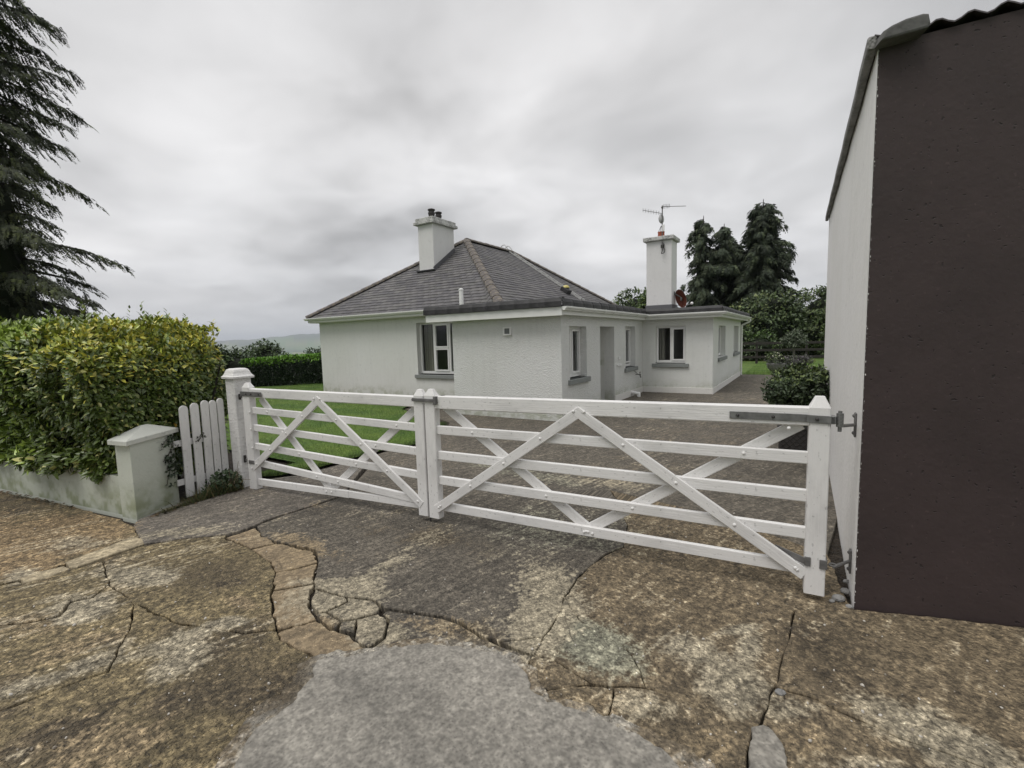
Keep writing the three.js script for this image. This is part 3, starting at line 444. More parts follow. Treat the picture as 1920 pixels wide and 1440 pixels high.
// ------------------------------------------------------------------ the white gates
const boltGeo = boxUV(new THREE.SphereGeometry(0.0125, 8, 5, 0, Math.PI * 2, 0, Math.PI / 2).rotateX(Math.PI / 2).scale(1, 1, 0.75));
const darkBoltGeo = boxUV(new THREE.SphereGeometry(0.011, 8, 5, 0, Math.PI * 2, 0, Math.PI / 2).rotateX(Math.PI / 2));
function postGeo(w, d, y0, y1, cap) {                            // square post with a four-way sloped top
  const x = w / 2, z = d / 2, c = 0.006, s = y1 - cap, ix = x * 0.45, iz = z * 0.45;
  const L = [], ring = (y, a, b) => [V(-a, y, b), V(a, y, b), V(a, y, -b), V(-a, y, -b)];
  const oct = (y, a, b, k) => [V(-a + k, y, b), V(a - k, y, b), V(a, y, b - k), V(a, y, -b + k), V(a - k, y, -b), V(-a + k, y, -b), V(-a, y, -b + k), V(-a, y, b - k)];
  const A = oct(y0, x, z, c), B = oct(s, x, z, c), C = oct(s + cap * 0.75, ix * 1.3, iz * 1.3, c), D = oct(y1, ix, iz, c * 0.8);
  for (const [p, q] of [[A, B], [B, C], [C, D]]) for (let i = 0; i < 8; i++) { const j = (i + 1) % 8; L.push([p[i], p[j], q[j], q[i]]); }
  L.push(D, A.slice().reverse()); return tris(L);
}
function gateLeaf(name, label, P0, P1, o) {
  const L = Math.hypot(P1[0] - P0[0], P1[1] - P0[1]), t = thing(name, label, 'gate', [P0[0], 0, P0[1]], -Math.atan2(P1[1] - P0[1], P1[0] - P0[0]), 'white gate leaves across the driveway');
  for (const [u, w, d, y0, y1, cap] of o.stiles) mesh('stile', postGeo(w, d, y0, y1, cap).translate(u, 0, 0), whitePaintUp, t);
  o.rails.forEach(([u0, ya, u1, yb, h, d = 0.036], i) => mesh(i ? 'rail' : 'top_rail', bar(V(u0, ya, 0), V(u1, yb, 0), h, d, i ? 0.004 : 0.008), whitePaint, t));
  for (const [u0, ya, u1, yb, v, w = 0.082] of o.braces) {
    const a = V(u0, ya, v), b = V(u1, yb, v); mesh('brace', bar(a, b, w, 0.026, 0.004), whitePaint, t);
    for (const [ra, rb, ua, ub] of o.rails.map((r) => [r[1], r[3], r[0], r[2]])) {           // a bolt where brace and rail cross
      const f = (u) => lerp(ya, yb, (u - u0) / (u1 - u0)) - lerp(ra, rb, (u - ua) / (ub - ua));
      let lo = u0, hi = u1; if (f(lo) * f(hi) > 0) continue;
      for (let k = 0; k < 24; k++) { const m = (lo + hi) / 2; if (f(lo) * f(m) <= 0) hi = m; else lo = m; }
      mesh('bolt', boltGeo, whitePaint, t).position.set(lo, lerp(ya, yb, (lo - u0) / (u1 - u0)), v > 0 ? v + 0.013 : 0.018);
    }
  }
  for (const [u, y, v] of o.bolts ?? []) mesh('bolt', boltGeo, whitePaint, t).position.set(u, y, v);
  return t;
}
const GM = [-3.06, -3.33], GR = [0.11, -3.53], GL = [-5.66, -3.08];
const right = gateLeaf('gate_leaf', 'long white timber gate leaf hinged to the dark brown shed', GM, GR, {
  stiles: [[0.075, 0.118, 0.085, 0.055, 1.3, 0.06], [3.157, 0.115, 0.1, 0.04, 1.335, 0.07]],
  rails: [[0.13, 1.178, 3.11, 1.206, 0.122, 0.07], [0.13, 0.914, 3.11, 0.934, 0.08], [0.13, 0.671, 3.11, 0.682, 0.08], [0.13, 0.428, 3.11, 0.431, 0.08], [0.13, 0.172, 3.11, 0.19, 0.082]],
  braces: [[1.575, 1.17, 0.1, 0.145, 0.034], [1.53, 1.17, 3.105, 0.16, 0.036], [0.2, 1.14, 1.63, 0.17, -0.032], [3.06, 1.15, 1.58, 0.17, -0.034]],
  bolts: [[1.515, 1.165, 0.05], [1.605, 1.165, 0.05], [3.05, 0.2, 0.05], [0.16, 0.19, 0.05], [1.58, 0.175, 0.02], [1.65, 0.172, 0.02], [2.99, 1.125, 0.037]],
});
const leftLeaf = gateLeaf('gate_leaf', 'short white timber gate leaf hinged to the capped white gatepost', GL, GM, {
  stiles: [[0.0, 0.13, 0.085, 0.02, 1.315, 0.055], [2.555, 0.112, 0.085, 0.06, 1.295, 0.06]],
  rails: [[0.05, 1.196, 2.51, 1.176, 0.105, 0.07], [0.05, 0.985, 2.51, 0.922, 0.076], [0.05, 0.775, 2.51, 0.684, 0.076], [0.05, 0.55, 2.51, 0.45, 0.076], [0.05, 0.345, 2.51, 0.195, 0.076], [0.05, 0.107, 1.55, 0.135, 0.08, 0.034]],
  braces: [[1.225, 1.16, 0.0, 0.265, 0.033], [1.18, 1.16, 2.545, 0.165, 0.035], [0.17, 1.13, 1.25, 0.13, -0.031], [2.5, 1.12, 1.24, 0.13, -0.033]],
  bolts: [[1.16, 1.165, 0.05], [1.25, 1.165, 0.05], [0.02, 0.28, 0.05], [2.5, 0.2, 0.05], [1.22, 0.13, 0.018], [1.3, 0.132, 0.018], [0.055, 0.965, 0.046], [0.055, 0.76, 0.046], [0.055, 0.535, 0.046]],
});
// the sagging lower rail of the short leaf closes on the sloping one
mesh('rail', bar(V(1.54, 0.135, -0.003), V(2.51, 0.148, -0.003), 0.074, 0.03, 0.004), whitePaint, leftLeaf);
{ // ironwork of the long leaf
  const s = mesh('hinge_strap', [bar(V(2.64, 1.196, 0.04), V(3.09, 1.197, 0.04), 0.05, 0.008, 0.002), bar(V(3.085, 1.197, 0.056), V(3.235, 1.193, 0.056), 0.05, 0.008, 0.002), cbox(0.03, 0.05, 0.05, 0.004).translate(3.225, 1.194, 0.035), rod(V(3.262, 1.15, 0.03), V(3.262, 1.235, 0.03), 0.02, 0.02, 10), rod(V(3.262, 1.12, 0.03), V(3.262, 1.25, 0.03), 0.011, 0.011, 8)], galv, right);
  for (const [u, v] of [[2.69, 0.046], [2.9, 0.046], [3.14, 0.062]]) mesh('strap_bolt', darkBoltGeo, darkIron, s).position.set(u, 1.196, v);
  mesh('lower_hinge', [bar(V(2.93, 0.285, -0.03), V(3.1, 0.262, 0.058), 0.045, 0.007, 0.002), cbox(0.035, 0.06, 0.008, 0.002).translate(3.115, 0.26, 0.056), cbox(0.04, 0.06, 0.008, 0.002).translate(3.2, 0.255, 0.056), cbox(0.008, 0.06, 0.09, 0.002).translate(3.219, 0.255, 0.01), new THREE.TorusGeometry(0.02, 0.006, 6, 12).rotateX(Math.PI / 2).translate(3.255, 0.25, 0.02)], galvOld, right);
  const l = mesh('latch_bar', [bar(V(-0.09, 1.2, 0.055), V(0.145, 1.198, 0.055), 0.03, 0.02, 0.003), cbox(0.03, 0.075, 0.06, 0.004).translate(0.155, 1.2, 0.04), bar(V(0.165, 1.236, 0.03), V(0.22, 1.245, -0.02), 0.006, 0.006, 0.001), rod(V(-0.1, 1.2, 0.03), V(-0.1, 1.2, 0.066), 0.017, 0.017, 8)], galvOld, right);
  mesh('drop_bolt', rod(V(0.012, 0.0, 0.02), V(0.012, 0.3, 0.02), 0.0075), darkIron, right);
}
{ // ironwork of the short leaf
  const s = mesh('hinge_strap', [bar(V(-0.07, 1.188, 0.05), V(0.3, 1.184, 0.05), 0.055, 0.008, 0.003), cbox(0.02, 0.06, 0.05, 0.004).translate(-0.075, 1.186, 0.03), rod(V(-0.09, 1.13, 0.02), V(-0.09, 1.2, 0.02), 0.012)], galvOld, leftLeaf);
  for (const u of [0.03, 0.12, 0.26]) mesh('strap_bolt', darkBoltGeo, darkIron, s).position.set(u, 1.186, 0.055);
  mesh('lower_hinge', [cbox(0.1, 0.045, 0.01, 0.003).translate(0.02, 0.355, 0.048), rod(V(-0.07, 0.32, 0.03), V(-0.07, 0.4, 0.03), 0.01), cbox(0.09, 0.02, 0.02, 0.004).translate(-0.06, 0.36, 0.03)], galvOld, leftLeaf);
}
// ------------------------------------------------------------------ gatepost, pickets, garden wall
{
  const p = thing('gatepost', 'stout square white gatepost with moulded cap beside the pickets', 'gatepost', [-5.93, 0, -3.12]);
  mesh('shaft', postGeo(0.2, 0.21, -0.05, 1.37, 0.004).rotateZ(0.012), mat({ map: paintMapV, bumpMap: roughBump, bumpScale: 0.003, roughness: 0.6 }), p);
  const ring = (y, a) => [V(-a, y, a), V(a, y, a), V(a, y, -a), V(-a, y, -a)].map((v) => v.add(V(-0.015, 0, 0)));
  const R = [ring(1.36, 0.1), ring(1.362, 0.13), ring(1.385, 0.133), ring(1.4, 0.118), ring(1.425, 0.105), ring(1.45, 0.098), ring(1.472, 0.086), ring(1.484, 0.062)], L = [];
  for (let i = 0; i < R.length - 1; i++) for (let k = 0; k < 4; k++) L.push([R[i][k], R[i][(k + 1) % 4], R[i + 1][(k + 1) % 4], R[i + 1][k]]);
  L.push(R[R.length - 1]); mesh('cap', tris(L), mat({ map: paintMap, bumpMap: roughBump, bumpScale: 0.003, roughness: 0.7 }), p);
  mesh('hinge_eye', [rod(V(0.1, 1.14, 0.06), V(0.2, 1.14, 0.06), 0.012), cbox(0.012, 0.07, 0.03, 0.003).translate(0.106, 1.14, 0.06)], darkIron, p);
  mesh('hinge_eye', [rod(V(0.1, 0.36, 0.06), V(0.2, 0.36, 0.06), 0.012), cbox(0.012, 0.09, 0.03, 0.003).translate(0.106, 0.37, 0.06)], darkIron, p);
}
{
  const A = V(-6.08, 0, -2.40), B = V(-6.14, 0, -3.02), t = thing('picket_fence', 'short run of five rounded white pickets between pillar and gatepost', 'picket fence', A.toArray(), -Math.atan2(B.z - A.z, B.x - A.x));
  const pg = (w, y0, y1) => {
    const s = new THREE.Shape(); s.moveTo(-w / 2, y0); s.lineTo(w / 2, y0); s.lineTo(w / 2, y1 - w / 2); s.absarc(0, y1 - w / 2, w / 2, 0, Math.PI); s.lineTo(-w / 2, y0);
    return boxUV(new THREE.ExtrudeGeometry(s, { depth: 0.016, bevelEnabled: true, bevelThickness: 0.003, bevelSize: 0.003, bevelSegments: 1, curveSegments: 8 }));
  };
  const r = rng(9);
  [0.135, 0.262, 0.375, 0.475, 0.566].forEach((u, i) => { const m = mesh('picket', pg([0.088, 0.086, 0.082, 0.074, 0.07][i], 0.02 + i * 0.006, [1.085, 1.1, 1.115, 1.105, 1.118][i]), whitePaintUp, t); m.position.set(u, 0, 0.01); m.rotation.z = -0.004 + (r() - 0.5) * 0.008; });
  mesh('cross_rail', cbox(0.6, 0.07, 0.022, 0.003).translate(0.32, 0.655, -0.013), whitePaint, t);
  mesh('cross_rail', cbox(0.6, 0.07, 0.022, 0.003).translate(0.32, 0.2, -0.013), whitePaint, t);
}
const WD = V(-2.97, 0, 0.42).normalize();                        // the garden wall runs this way from its end pillar
const PF = V(-5.79, 0, -1.91), PB = V(-6.13, 0, -2.44);
{
  const t = thing('garden_wall', 'low pale green rendered garden wall ending in a capped pillar', 'garden wall', PF.toArray());
  const back = V(0.42, 0, 2.97).normalize().multiplyScalar(-0.22), q = (v) => v.clone().sub(PF);
  const prism = (pts, y0, y1, inset = 0) => tris([pts.map((p) => V(p.x, y1, p.z)), ...pts.map((p, i) => { const n = pts[(i + 1) % pts.length]; return [V(p.x, y0, p.z), V(n.x, y0, n.z), V(n.x, y1, n.z), V(p.x, y1, p.z)]; })]);
  const w0 = WD.clone().multiplyScalar(0.22).add(V(-0.02, 0, -0.035)), w1 = WD.clone().multiplyScalar(11);
  mesh('low_wall', prism([w0, w0.clone().add(back), w1.clone().add(back), w1].reverse(), -0.05, 0.42), gardenWallMat, t);
  const a = V(0, 0, 0), b = q(PB), c = b.clone().add(WD.clone().multiplyScalar(0.26)), d = WD.clone().multiplyScalar(0.26);
  mesh('pillar', prism([a, b, c, d], -0.05, 0.79), gardenWallMat, t);
  const ctr = a.clone().add(b).add(c).add(d).multiplyScalar(0.25), ex = [a, b, c, d].map((p) => p.clone().add(p.clone().sub(ctr).normalize().multiplyScalar(0.062)));
  const L = [], ring = (y, k) => ex.map((p) => V(lerp(ctr.x, p.x, k), y, lerp(ctr.z, p.z, k))), R = [ring(0.785, 0.8), ring(0.787, 1), ring(0.828, 1), ring(0.834, 0.985), ring(0.93, 0.12)];
  for (let i = 0; i < R.length - 1; i++) for (let k = 0; k < 4; k++) L.push([R[i][k], R[i][(k + 1) % 4], R[i + 1][(k + 1) % 4], R[i + 1][k]]);
  L.push(R[4]); mesh('pillar_cap', tris(L), mat({ map: renderMap(0.55, 0.56, 0.51, 18), bumpMap: smoothBump, bumpScale: 0.004 }), t);
}
// ------------------------------------------------------------------ the shed on the right
{
  const t = thing('shed', 'tall shed with dark brown front wall and white side wall', 'shed', [0.305, 0, -3.5]);
  // the two walls in view stand at an angle a little wider than square
  const f1 = V(0.822, 0, -0.243).normalize().multiplyScalar(4.2), far = V(0.285, 0, -9.6), c0 = V(0.305, 0, -3.5), q = (v) => v.clone().sub(c0);
  const strip = (a, b, y0, ya, yb, n, wob = 0) => {                // wall face cut fine enough for an uneven edge and surface
    const L = [], P = (u, v) => { const s = a.clone().lerp(b, u), top = lerp(ya, yb, u); s.y = lerp(y0, top, v); return s; };
    for (let i = 0; i < n; i++) L.push([P(i / n, 0), P((i + 1) / n, 0), P((i + 1) / n, 1), P(i / n, 1)]);
    return tris(L);
  };
  const th = 0.25, fn = V(0.243, 0, 0.822).normalize(), A = V(0.012, 0, 0), S0 = V(0, 0, 0), S1 = q(far);
  const prismWall = (name, m, P, Y) => { const lo = P.map((p) => V(p.x, -0.06, p.z)), hi = P.map((p, i) => V(p.x, Y[i], p.z)); return mesh(name, tris([hi, lo.slice().reverse(), ...P.map((_, i) => { const k = (i + 1) % P.length; return [lo[i], lo[k], hi[k], hi[i]]; })]), m, t); };
  const wall = (a, b, n, ya, yb, m, name) => { const o = n.clone().multiplyScalar(-th); return prismWall(name, m, [a, b, b.clone().add(o), a.clone().add(o)], [ya, yb, yb, ya]); };
  prismWall('front_wall', shedBrown, [V(0.003, 0, 0.0), f1, f1.clone().add(V(0, 0, -0.25)), V(0.05, 0, -0.27)], [3.335, 3.75, 3.75, 3.335]);
  prismWall('side_wall', shedWhite, [S1, V(0, 0, 0.003), V(0.002, 0, 0.0), V(0.045, 0, -0.26), V(0.25, 0, -0.34), S1.clone().add(V(0.25, 0, 0))], [3.6, 3.33, 3.33, 3.33, 3.33, 3.6]);
  wall(f1.clone(), f1.clone().add(V(-0.6, 0, -6)), V(1, 0, 0), 3.75, 3.6, shedWhite, 'side_wall');
  wall(f1.clone().add(V(-0.6, 0, -6)), S1.clone().add(V(0.26, 0, 0)), V(0, 0, -1), 3.6, 3.6, shedWhite, 'back_wall');
  // paint line and crumbs of render at the corner
  { const r = rng(31), L = []; for (let i = 0; i < 110; i++) { const y = 0.02 + i * 0.03 + r() * 0.03, s = 0.0008 + 0.0035 * r() * r(); L.push(new THREE.IcosahedronGeometry(s, 0).scale(0.9, 1.5 + r() * 2, 0.6).translate(0.008 - r() * 0.006, y, 0.003)); } mesh('corner_render', merge(L), shedWhite, t).userData.kind = 'stuff'; }
  // corrugated sheets: waves run across the front edge
  const n = 150, over = 0.035, pos = [], idx = [], waves = 0.146;
  for (let j = 0; j < 2; j++) for (let k = 0; k < 2; k++) for (let i = 0; i <= n; i++) {
    const u = i / n, x = lerp(-0.03, f1.x, u), z = lerp(0.0, f1.z, u), d = f1.length() * u, w = 0.017 * Math.cos(d / waves * 2 * Math.PI), y = lerp(3.36, 3.772, u) + w + (j ? 0.25 : 0) + k * 0.008;
    pos.push(x + (j ? -0.05 * u : 0) + fn.x * over * (1 - j), y, z + (j ? -6.2 + (f1.z * -u * 0.6) : 0) + fn.z * over * (1 - j));
  }
  const m = n + 1; for (let k = 0; k < 2; k++) for (let i = 0; i < n; i++) { const a = k * m + i, b = (2 + k) * m + i; idx.push(a, a + 1, b, a + 1, b + 1, b); }
  for (let i = 0; i < n; i++) { const a = i, b = m + i; idx.push(a, a + 1, b, a + 1, b + 1, b); }
  const g = new THREE.BufferGeometry(); g.setAttribute('position', new THREE.Float32BufferAttribute(pos, 3)); g.setIndex(idx); g.computeVertexNormals();
  mesh('corrugated_roof', boxUV(g), mat({ color: lin(0.05, 0.045, 0.045), roughness: 0.7, metalness: 0.2 }), t);
  // mortar coping at the corner and the barge strip along the white wall
  const cp = [[-0.045, 3.322], [-0.035, 3.352], [0.0, 3.372], [0.06, 3.392], [0.13, 3.402], [0.148, 3.398], [0.156, 3.362], [0.15, 3.348], [0.05, 3.335]];
  const cs = new THREE.Shape(cp.map((p) => new THREE.Vector2(...p)));
  mesh('coping', boxUV(new THREE.ExtrudeGeometry(cs, { depth: 0.16, bevelEnabled: true, bevelThickness: 0.012, bevelSize: 0.012, bevelSegments: 2 }).translate(0.03, 0, -0.07).rotateY(0.287)), mat({ color: lin(0.55, 0.55, 0.55), map: concreteGrey.map, bumpMap: smoothBump, bumpScale: 0.008, roughness: 0.95 }), t);
  const barge = []; for (let i = 0; i < 14; i++) { const a = i / 14, b = (i + 1) / 14; barge.push(bar(V(-0.03 + S1.x * a, lerp(3.345, 3.6, a) + 0.012 * Math.sin(i * 2.1), S1.z * a + 0.03), V(-0.03 + S1.x * b, lerp(3.345, 3.6, b) + 0.012 * Math.sin(i * 2.1 + 2.1), S1.z * b - 0.01), 0.075, 0.045, 0.008)); }
  mesh('barge_strip', barge, concreteGrey, t);
  for (const [y, z] of [[1.12, -0.3], [0.2, -0.25]]) mesh('hinge_bracket', [rod(V(-0.109, y + 0.03, -0.035), V(-0.008, y, z), 0.011), cbox(0.012, 0.16, 0.05, 0.003).translate(-0.008, y, z), new THREE.SphereGeometry(0.014, 6, 5).translate(-0.012, y + 0.06, z), new THREE.SphereGeometry(0.014, 6, 5).translate(-0.012, y - 0.055, z)], galvOld, t);
}
// ------------------------------------------------------------------ the bungalow
const house = thing('bungalow', 'white rendered bungalow with hipped slate roof and flat roofed extension', 'bungalow', [0, 0, 0]);
// a wall seen from outside: origin at its left foot, running right for `w`; turn 0 faces +z, turn 90 degrees faces +x
function wallPanel(ox, oz, turn, w, y0, y1, holes, th = 0.28) {
  const s = new THREE.Shape(); const doors = holes.filter((q) => q.door);
  s.moveTo(0, y0); for (const q of doors) { s.lineTo(q.x0, y0); s.lineTo(q.x0, q.y1); s.lineTo(q.x1, q.y1); s.lineTo(q.x1, y0); }
  s.lineTo(w, y0); s.lineTo(w, y1); s.lineTo(0, y1); s.lineTo(0, y0);
  for (const q of holes) if (!q.door) { const h = new THREE.Path(); h.moveTo(q.x0, q.y0); h.lineTo(q.x0, q.y1); h.lineTo(q.x1, q.y1); h.lineTo(q.x1, q.y0); h.lineTo(q.x0, q.y0); s.holes.push(h); }
  return boxUV(new THREE.ExtrudeGeometry(s, { depth: th, bevelEnabled: false }).translate(0, 0, -th)).rotateY(turn).translate(ox, 0, oz);
}
const E90 = Math.PI / 2, D0 = -0.05;
const HM = [{ x0: 4.64, x1: 6.36, y0: 0.74, y1: 2.31 }];
const HE = [{ x0: 0.40, x1: 1.32, y0: 0.84, y1: 1.985 }, { door: true, x0: 2.16, x1: 3.17, y1: 1.995 }, { x0: 4.07, x1: 4.97, y0: 0.84, y1: 2.01 }];
const HW = [{ x0: 0.39, x1: 1.26, y0: 0.88, y1: 2.0 }], HX = [{ x0: 0.98, x1: 2.45, y0: 1.0, y1: 1.98 }, { x0: 4.52, x1: 6.0, y0: 1.0, y1: 2.0 }];
mesh('wall', [wallPanel(-14.717, -10.7, 0, 7.6, D0, 2.62, HM), wallPanel(-14.72, -21.597, -E90, 10.894, D0, 2.62, []), wallPanel(-7.1, -21.6, Math.PI, 7.62, D0, 2.62, [])], wallSmooth, house, 'smooth rendered wall of the main house');
mesh('wall', [wallPanel(-7.097, -8.75, 0, 2.844, D0, 2.26, []), wallPanel(-4.25, -8.753, E90, 5.73, D0, 2.26, HE), wallPanel(-7.1, -11.0, -E90, 2.247, D0, 2.26, [])], wallRough, house, 'rough cast wall of the flat roofed extension');
mesh('wall', [wallPanel(-4.248, -14.48, 0, 2.015, D0, 2.26, HW), wallPanel(-2.23, -14.483, E90, 6.69, D0, 2.26, HX), wallPanel(-2.233, -21.18, Math.PI, 4.86, D0, 2.26, []), wallPanel(-7.1, -21.18, E90 * 2 + E90, 10.1, D0, 2.5, [], 0.1)], wallSmooth, house, 'smooth rendered wall of the far wing');
mesh('plinth', [bx(-4.249, -4.235, -0.04, 0.17, -11.95, -14.466, 0.004), bx(-4.235, -2.216, -0.04, 0.17, -14.479, -14.466, 0.004), bx(-2.229, -2.216, -0.04, 0.17, -14.48, -21.18, 0.004)], plinthMat, house);
// rooms behind the windows
mesh('room', [bx(-14.4, -7.2, -0.04, 0.02, -11, -21.3), bx(-14.4, -7.2, 2.45, 2.5, -11, -21.3), bx(-14.4, -7.2, 0.02, 2.45, -14.3, -14.5), bx(-10.9, -10.8, 0.02, 2.45, -11.0, -14.3), bx(-8.0, -7.9, 0.02, 2.45, -11.0, -14.3),
  bx(-7, -4.6, -0.04, 0.015, -9.03, -14.5), bx(-7, -4.6, 2.14, 2.2, -9.03, -14.5), bx(-7, -2.52, -0.04, 0.014, -14.77, -21), bx(-7, -2.52, 2.14, 2.201, -14.77, -21), bx(-6.2, -6.1, 0.02, 2.14, -9.1, -14.5), bx(-5.6, -4.49, 0.02, 2.14, -10.65, -10.75), bx(-5.6, -4.49, 0.02, 2.14, -12.2, -12.1), bx(-4.9, -2.52, 0.02, 2.14, -16.9, -17.0), bx(-4.9, -4.8, 0.02, 2.14, -14.76, -21)], roomMat, house);
mesh('door', bx(-5.08, -5.02, 0.02, 2.0, -10.9, -11.95, 0.01), pvc, house); mesh('door_recess', [bx(-5.1, -4.531, -0.04, 2.0, -11.925, -12.1), bx(-5.1, -4.531, -0.04, 2.0, -10.75, -10.905), bx(-5.1, -4.531, 1.997, 2.1, -10.906, -11.924)], wallSmooth, house);
// windows
function windowUnit(ox, oz, turn, q, bars, o = {}) {
  const W = q.x1 - q.x0, H = q.y1 - q.y0 - 0.02, rec = o.rec ?? 0.15, f = 0.055, parts = [];
  const y0 = q.y0 + 0.02, box = (a, b, c, d, z0, z1) => bx(a, b, c, d, z0, z1, 0.004);
  parts.push(box(0, W, 0, f + 0.02, -0.065, 0), box(0, W, H - f, H, -0.065, 0), box(0, f, f + 0.02, H - f, -0.065, 0), box(W - f, W, f + 0.02, H - f, -0.065, 0));
  for (const b of bars.mull) parts.push(box(b - 0.03, b + 0.03, f + 0.02, H - f, -0.065, 0));
  const m = mesh('window', parts, pvc, house); m.position.set(ox, y0, oz); m.rotation.y = turn; m.translateX(q.x0); m.translateZ(-rec);
  for (const s of bars.sash) {                                   // opening sashes stand a little proud
    const [a, b, c, d] = s, k = 0.05, sash = mesh('sash', [box(a, b, c, c + k, -0.05, 0.018), box(a, b, d - k, d, -0.05, 0.018), box(a, a + k, c + k, d - k, -0.05, 0.018), box(b - k, b, c + k, d - k, -0.05, 0.018)], pvc, m);
  }
  for (const [a, b, c, d] of bars.panes) { mesh('pane', new THREE.PlaneGeometry(b - a, d - c).translate((a + b) / 2, (c + d) / 2, -0.03), glassMat, m); }
  mesh('sill', bx(-0.1, W + 0.1, -0.13, -0.02, -0.1, rec + 0.06, 0.008), sillMat, m);
  if (o.curtain) for (const [a, b] of o.curtain) {
    const n = Math.max(8, Math.round((b - a) * 90)), pos = [], idx = [];
    for (let i = 0; i <= n; i++) for (const y of [0.02, H]) { const u = i / n, x = lerp(a, b, u); pos.push(x + (y < 1 ? 0.02 * Math.sin(u * 9) : 0), y, -0.17 + 0.035 * Math.sin(u * (b - a) * 70) + 0.012 * Math.sin(u * 31)); }
    for (let i = 0; i < n; i++) idx.push(2 * i, 2 * i + 2, 2 * i + 1, 2 * i + 1, 2 * i + 2, 2 * i + 3);
    const g = new THREE.BufferGeometry(); g.setAttribute('position', new THREE.Float32BufferAttribute(pos, 3)); g.setIndex(idx); g.computeVertexNormals(); mesh('curtain', boxUV(g), curtainMat, m);
  }
  if (o.blind) { const L = [], [a, b] = o.blind, n = Math.round((b - a) / 0.09); for (let i = 0; i < n; i++) L.push(cbox(0.084, H - 0.06, 0.004, 0.001).rotateY(0.45).translate(a + 0.045 + i * 0.09, H / 2, -0.13)); mesh('vertical_blind', merge(L), blindMat, m); }
  return m;
}
{
  let q = HM[0], H = q.y1 - q.y0 - 0.02;
  windowUnit(-14.717, -10.7, 0, q, { mull: [0.56, 1.16], sash: [[0.59, 1.13, 0.075, H * 0.5 - 0.005], [0.59, 1.13, H * 0.5 + 0.005, H - 0.055]], panes: [[0.05, 0.54, 0.07, H - 0.05], [0.63, 1.09, 0.11, H * 0.5 - 0.05], [0.63, 1.09, H * 0.5 + 0.05, H - 0.1], [1.18, 1.68, 0.07, H - 0.05]] }, { curtain: [[0.04, 0.42], [1.35, 1.7]] });
  q = HE[0]; H = q.y1 - q.y0 - 0.02;
  windowUnit(-4.25, -8.753, E90, q, { mull: [0.4], sash: [[0.43, 0.88, 0.075, H - 0.055]], panes: [[0.05, 0.38, 0.07, H - 0.05], [0.47, 0.84, 0.11, H - 0.1]] }, { blind: [0.45, 0.86], rec: 0.16 });
  q = HE[2]; H = q.y1 - q.y0 - 0.02;
  windowUnit(-4.25, -8.753, E90, q, { mull: [0.36], sash: [[0.39, 0.85, 0.1, H - 0.055]], panes: [[0.05, 0.34, 0.07, H - 0.05], [0.43, 0.81, 0.13, H - 0.1]] }, { blind: [0.06, 0.82], rec: 0.15 });
  q = HW[0]; H = q.y1 - q.y0 - 0.02;
  windowUnit(-4.248, -14.48, 0, q, { mull: [0.435], sash: [[0.46, 0.84, 0.06, H - 0.055]], panes: [[0.05, 0.41, 0.07, H - 0.05], [0.5, 0.8, 0.1, H - 0.1]] }, { curtain: [[0.04, 0.2]], rec: 0.1 });
  for (const w of HX) { H = w.y1 - w.y0 - 0.02; windowUnit(-2.23, -14.483, E90, w, { mull: [0.72], sash: [[0.05, 0.7, 0.06, H - 0.055]], panes: [[0.09, 0.66, 0.1, H - 0.1], [0.74, 1.4, 0.07, H - 0.05]] }, { blind: [0.08, 1.38], rec: 0.15 }); }
}
{ const v = mesh('air_vent', [bx(-5.64, -5.61, 1.83, 2.01, -8.749, -8.70, 0.004), bx(-5.47, -5.44, 1.83, 2.01, -8.749, -8.70, 0.004), bx(-5.61, -5.47, 1.98, 2.01, -8.749, -8.70, 0.004), bx(-5.61, -5.47, 1.83, 1.86, -8.749, -8.69, 0.004)], pvc, house); mesh('vent_grille', [bx(-5.61, -5.47, 1.86, 1.98, -8.749, -8.735, 0.002), ...[0, 1, 2, 3].map((i) => bx(-5.608, -5.472, 1.868 + i * 0.029, 1.882 + i * 0.029, -8.735, -8.715, 0.002))], sillMat, v); }
mesh('door_bell', [bx(-4.25, -4.21, 1.12, 1.2, -12.28, -12.2, 0.006)], pvc, house);
mesh('letter_plate', [bx(-4.25, -4.22, 0.94, 0.99, -12.42, -12.1, 0.006)], pvc, house);
mesh('garden_tap', [rod(V(-4.25, 0.6, -13.75), V(-4.1, 0.6, -13.75), 0.012), rod(V(-4.11, 0.6, -13.75), V(-4.11, 0.5, -13.75), 0.014, 0.01), rod(V(-4.12, 0.6, -13.75), V(-4.12, 0.66, -13.75), 0.008), cbox(0.02, 0.015, 0.09, 0.003).translate(-4.12, 0.665, -13.75), rod(V(-4.235, 0.72, -13.55), V(-4.12, 0.5, -13.9), 0.006)], darkIron, house);
mesh('waste_pipe', [rod(V(-4.24, 0.11, -13.3), V(-4.02, 0.08, -13.3), 0.05, 0.05, 12), new THREE.SphereGeometry(0.052, 10, 8).translate(-4.02, 0.08, -13.3), rod(V(-4.02, 0.08, -13.3), V(-4.02, -0.02, -13.3), 0.05, 0.05, 12)], pvc, house);

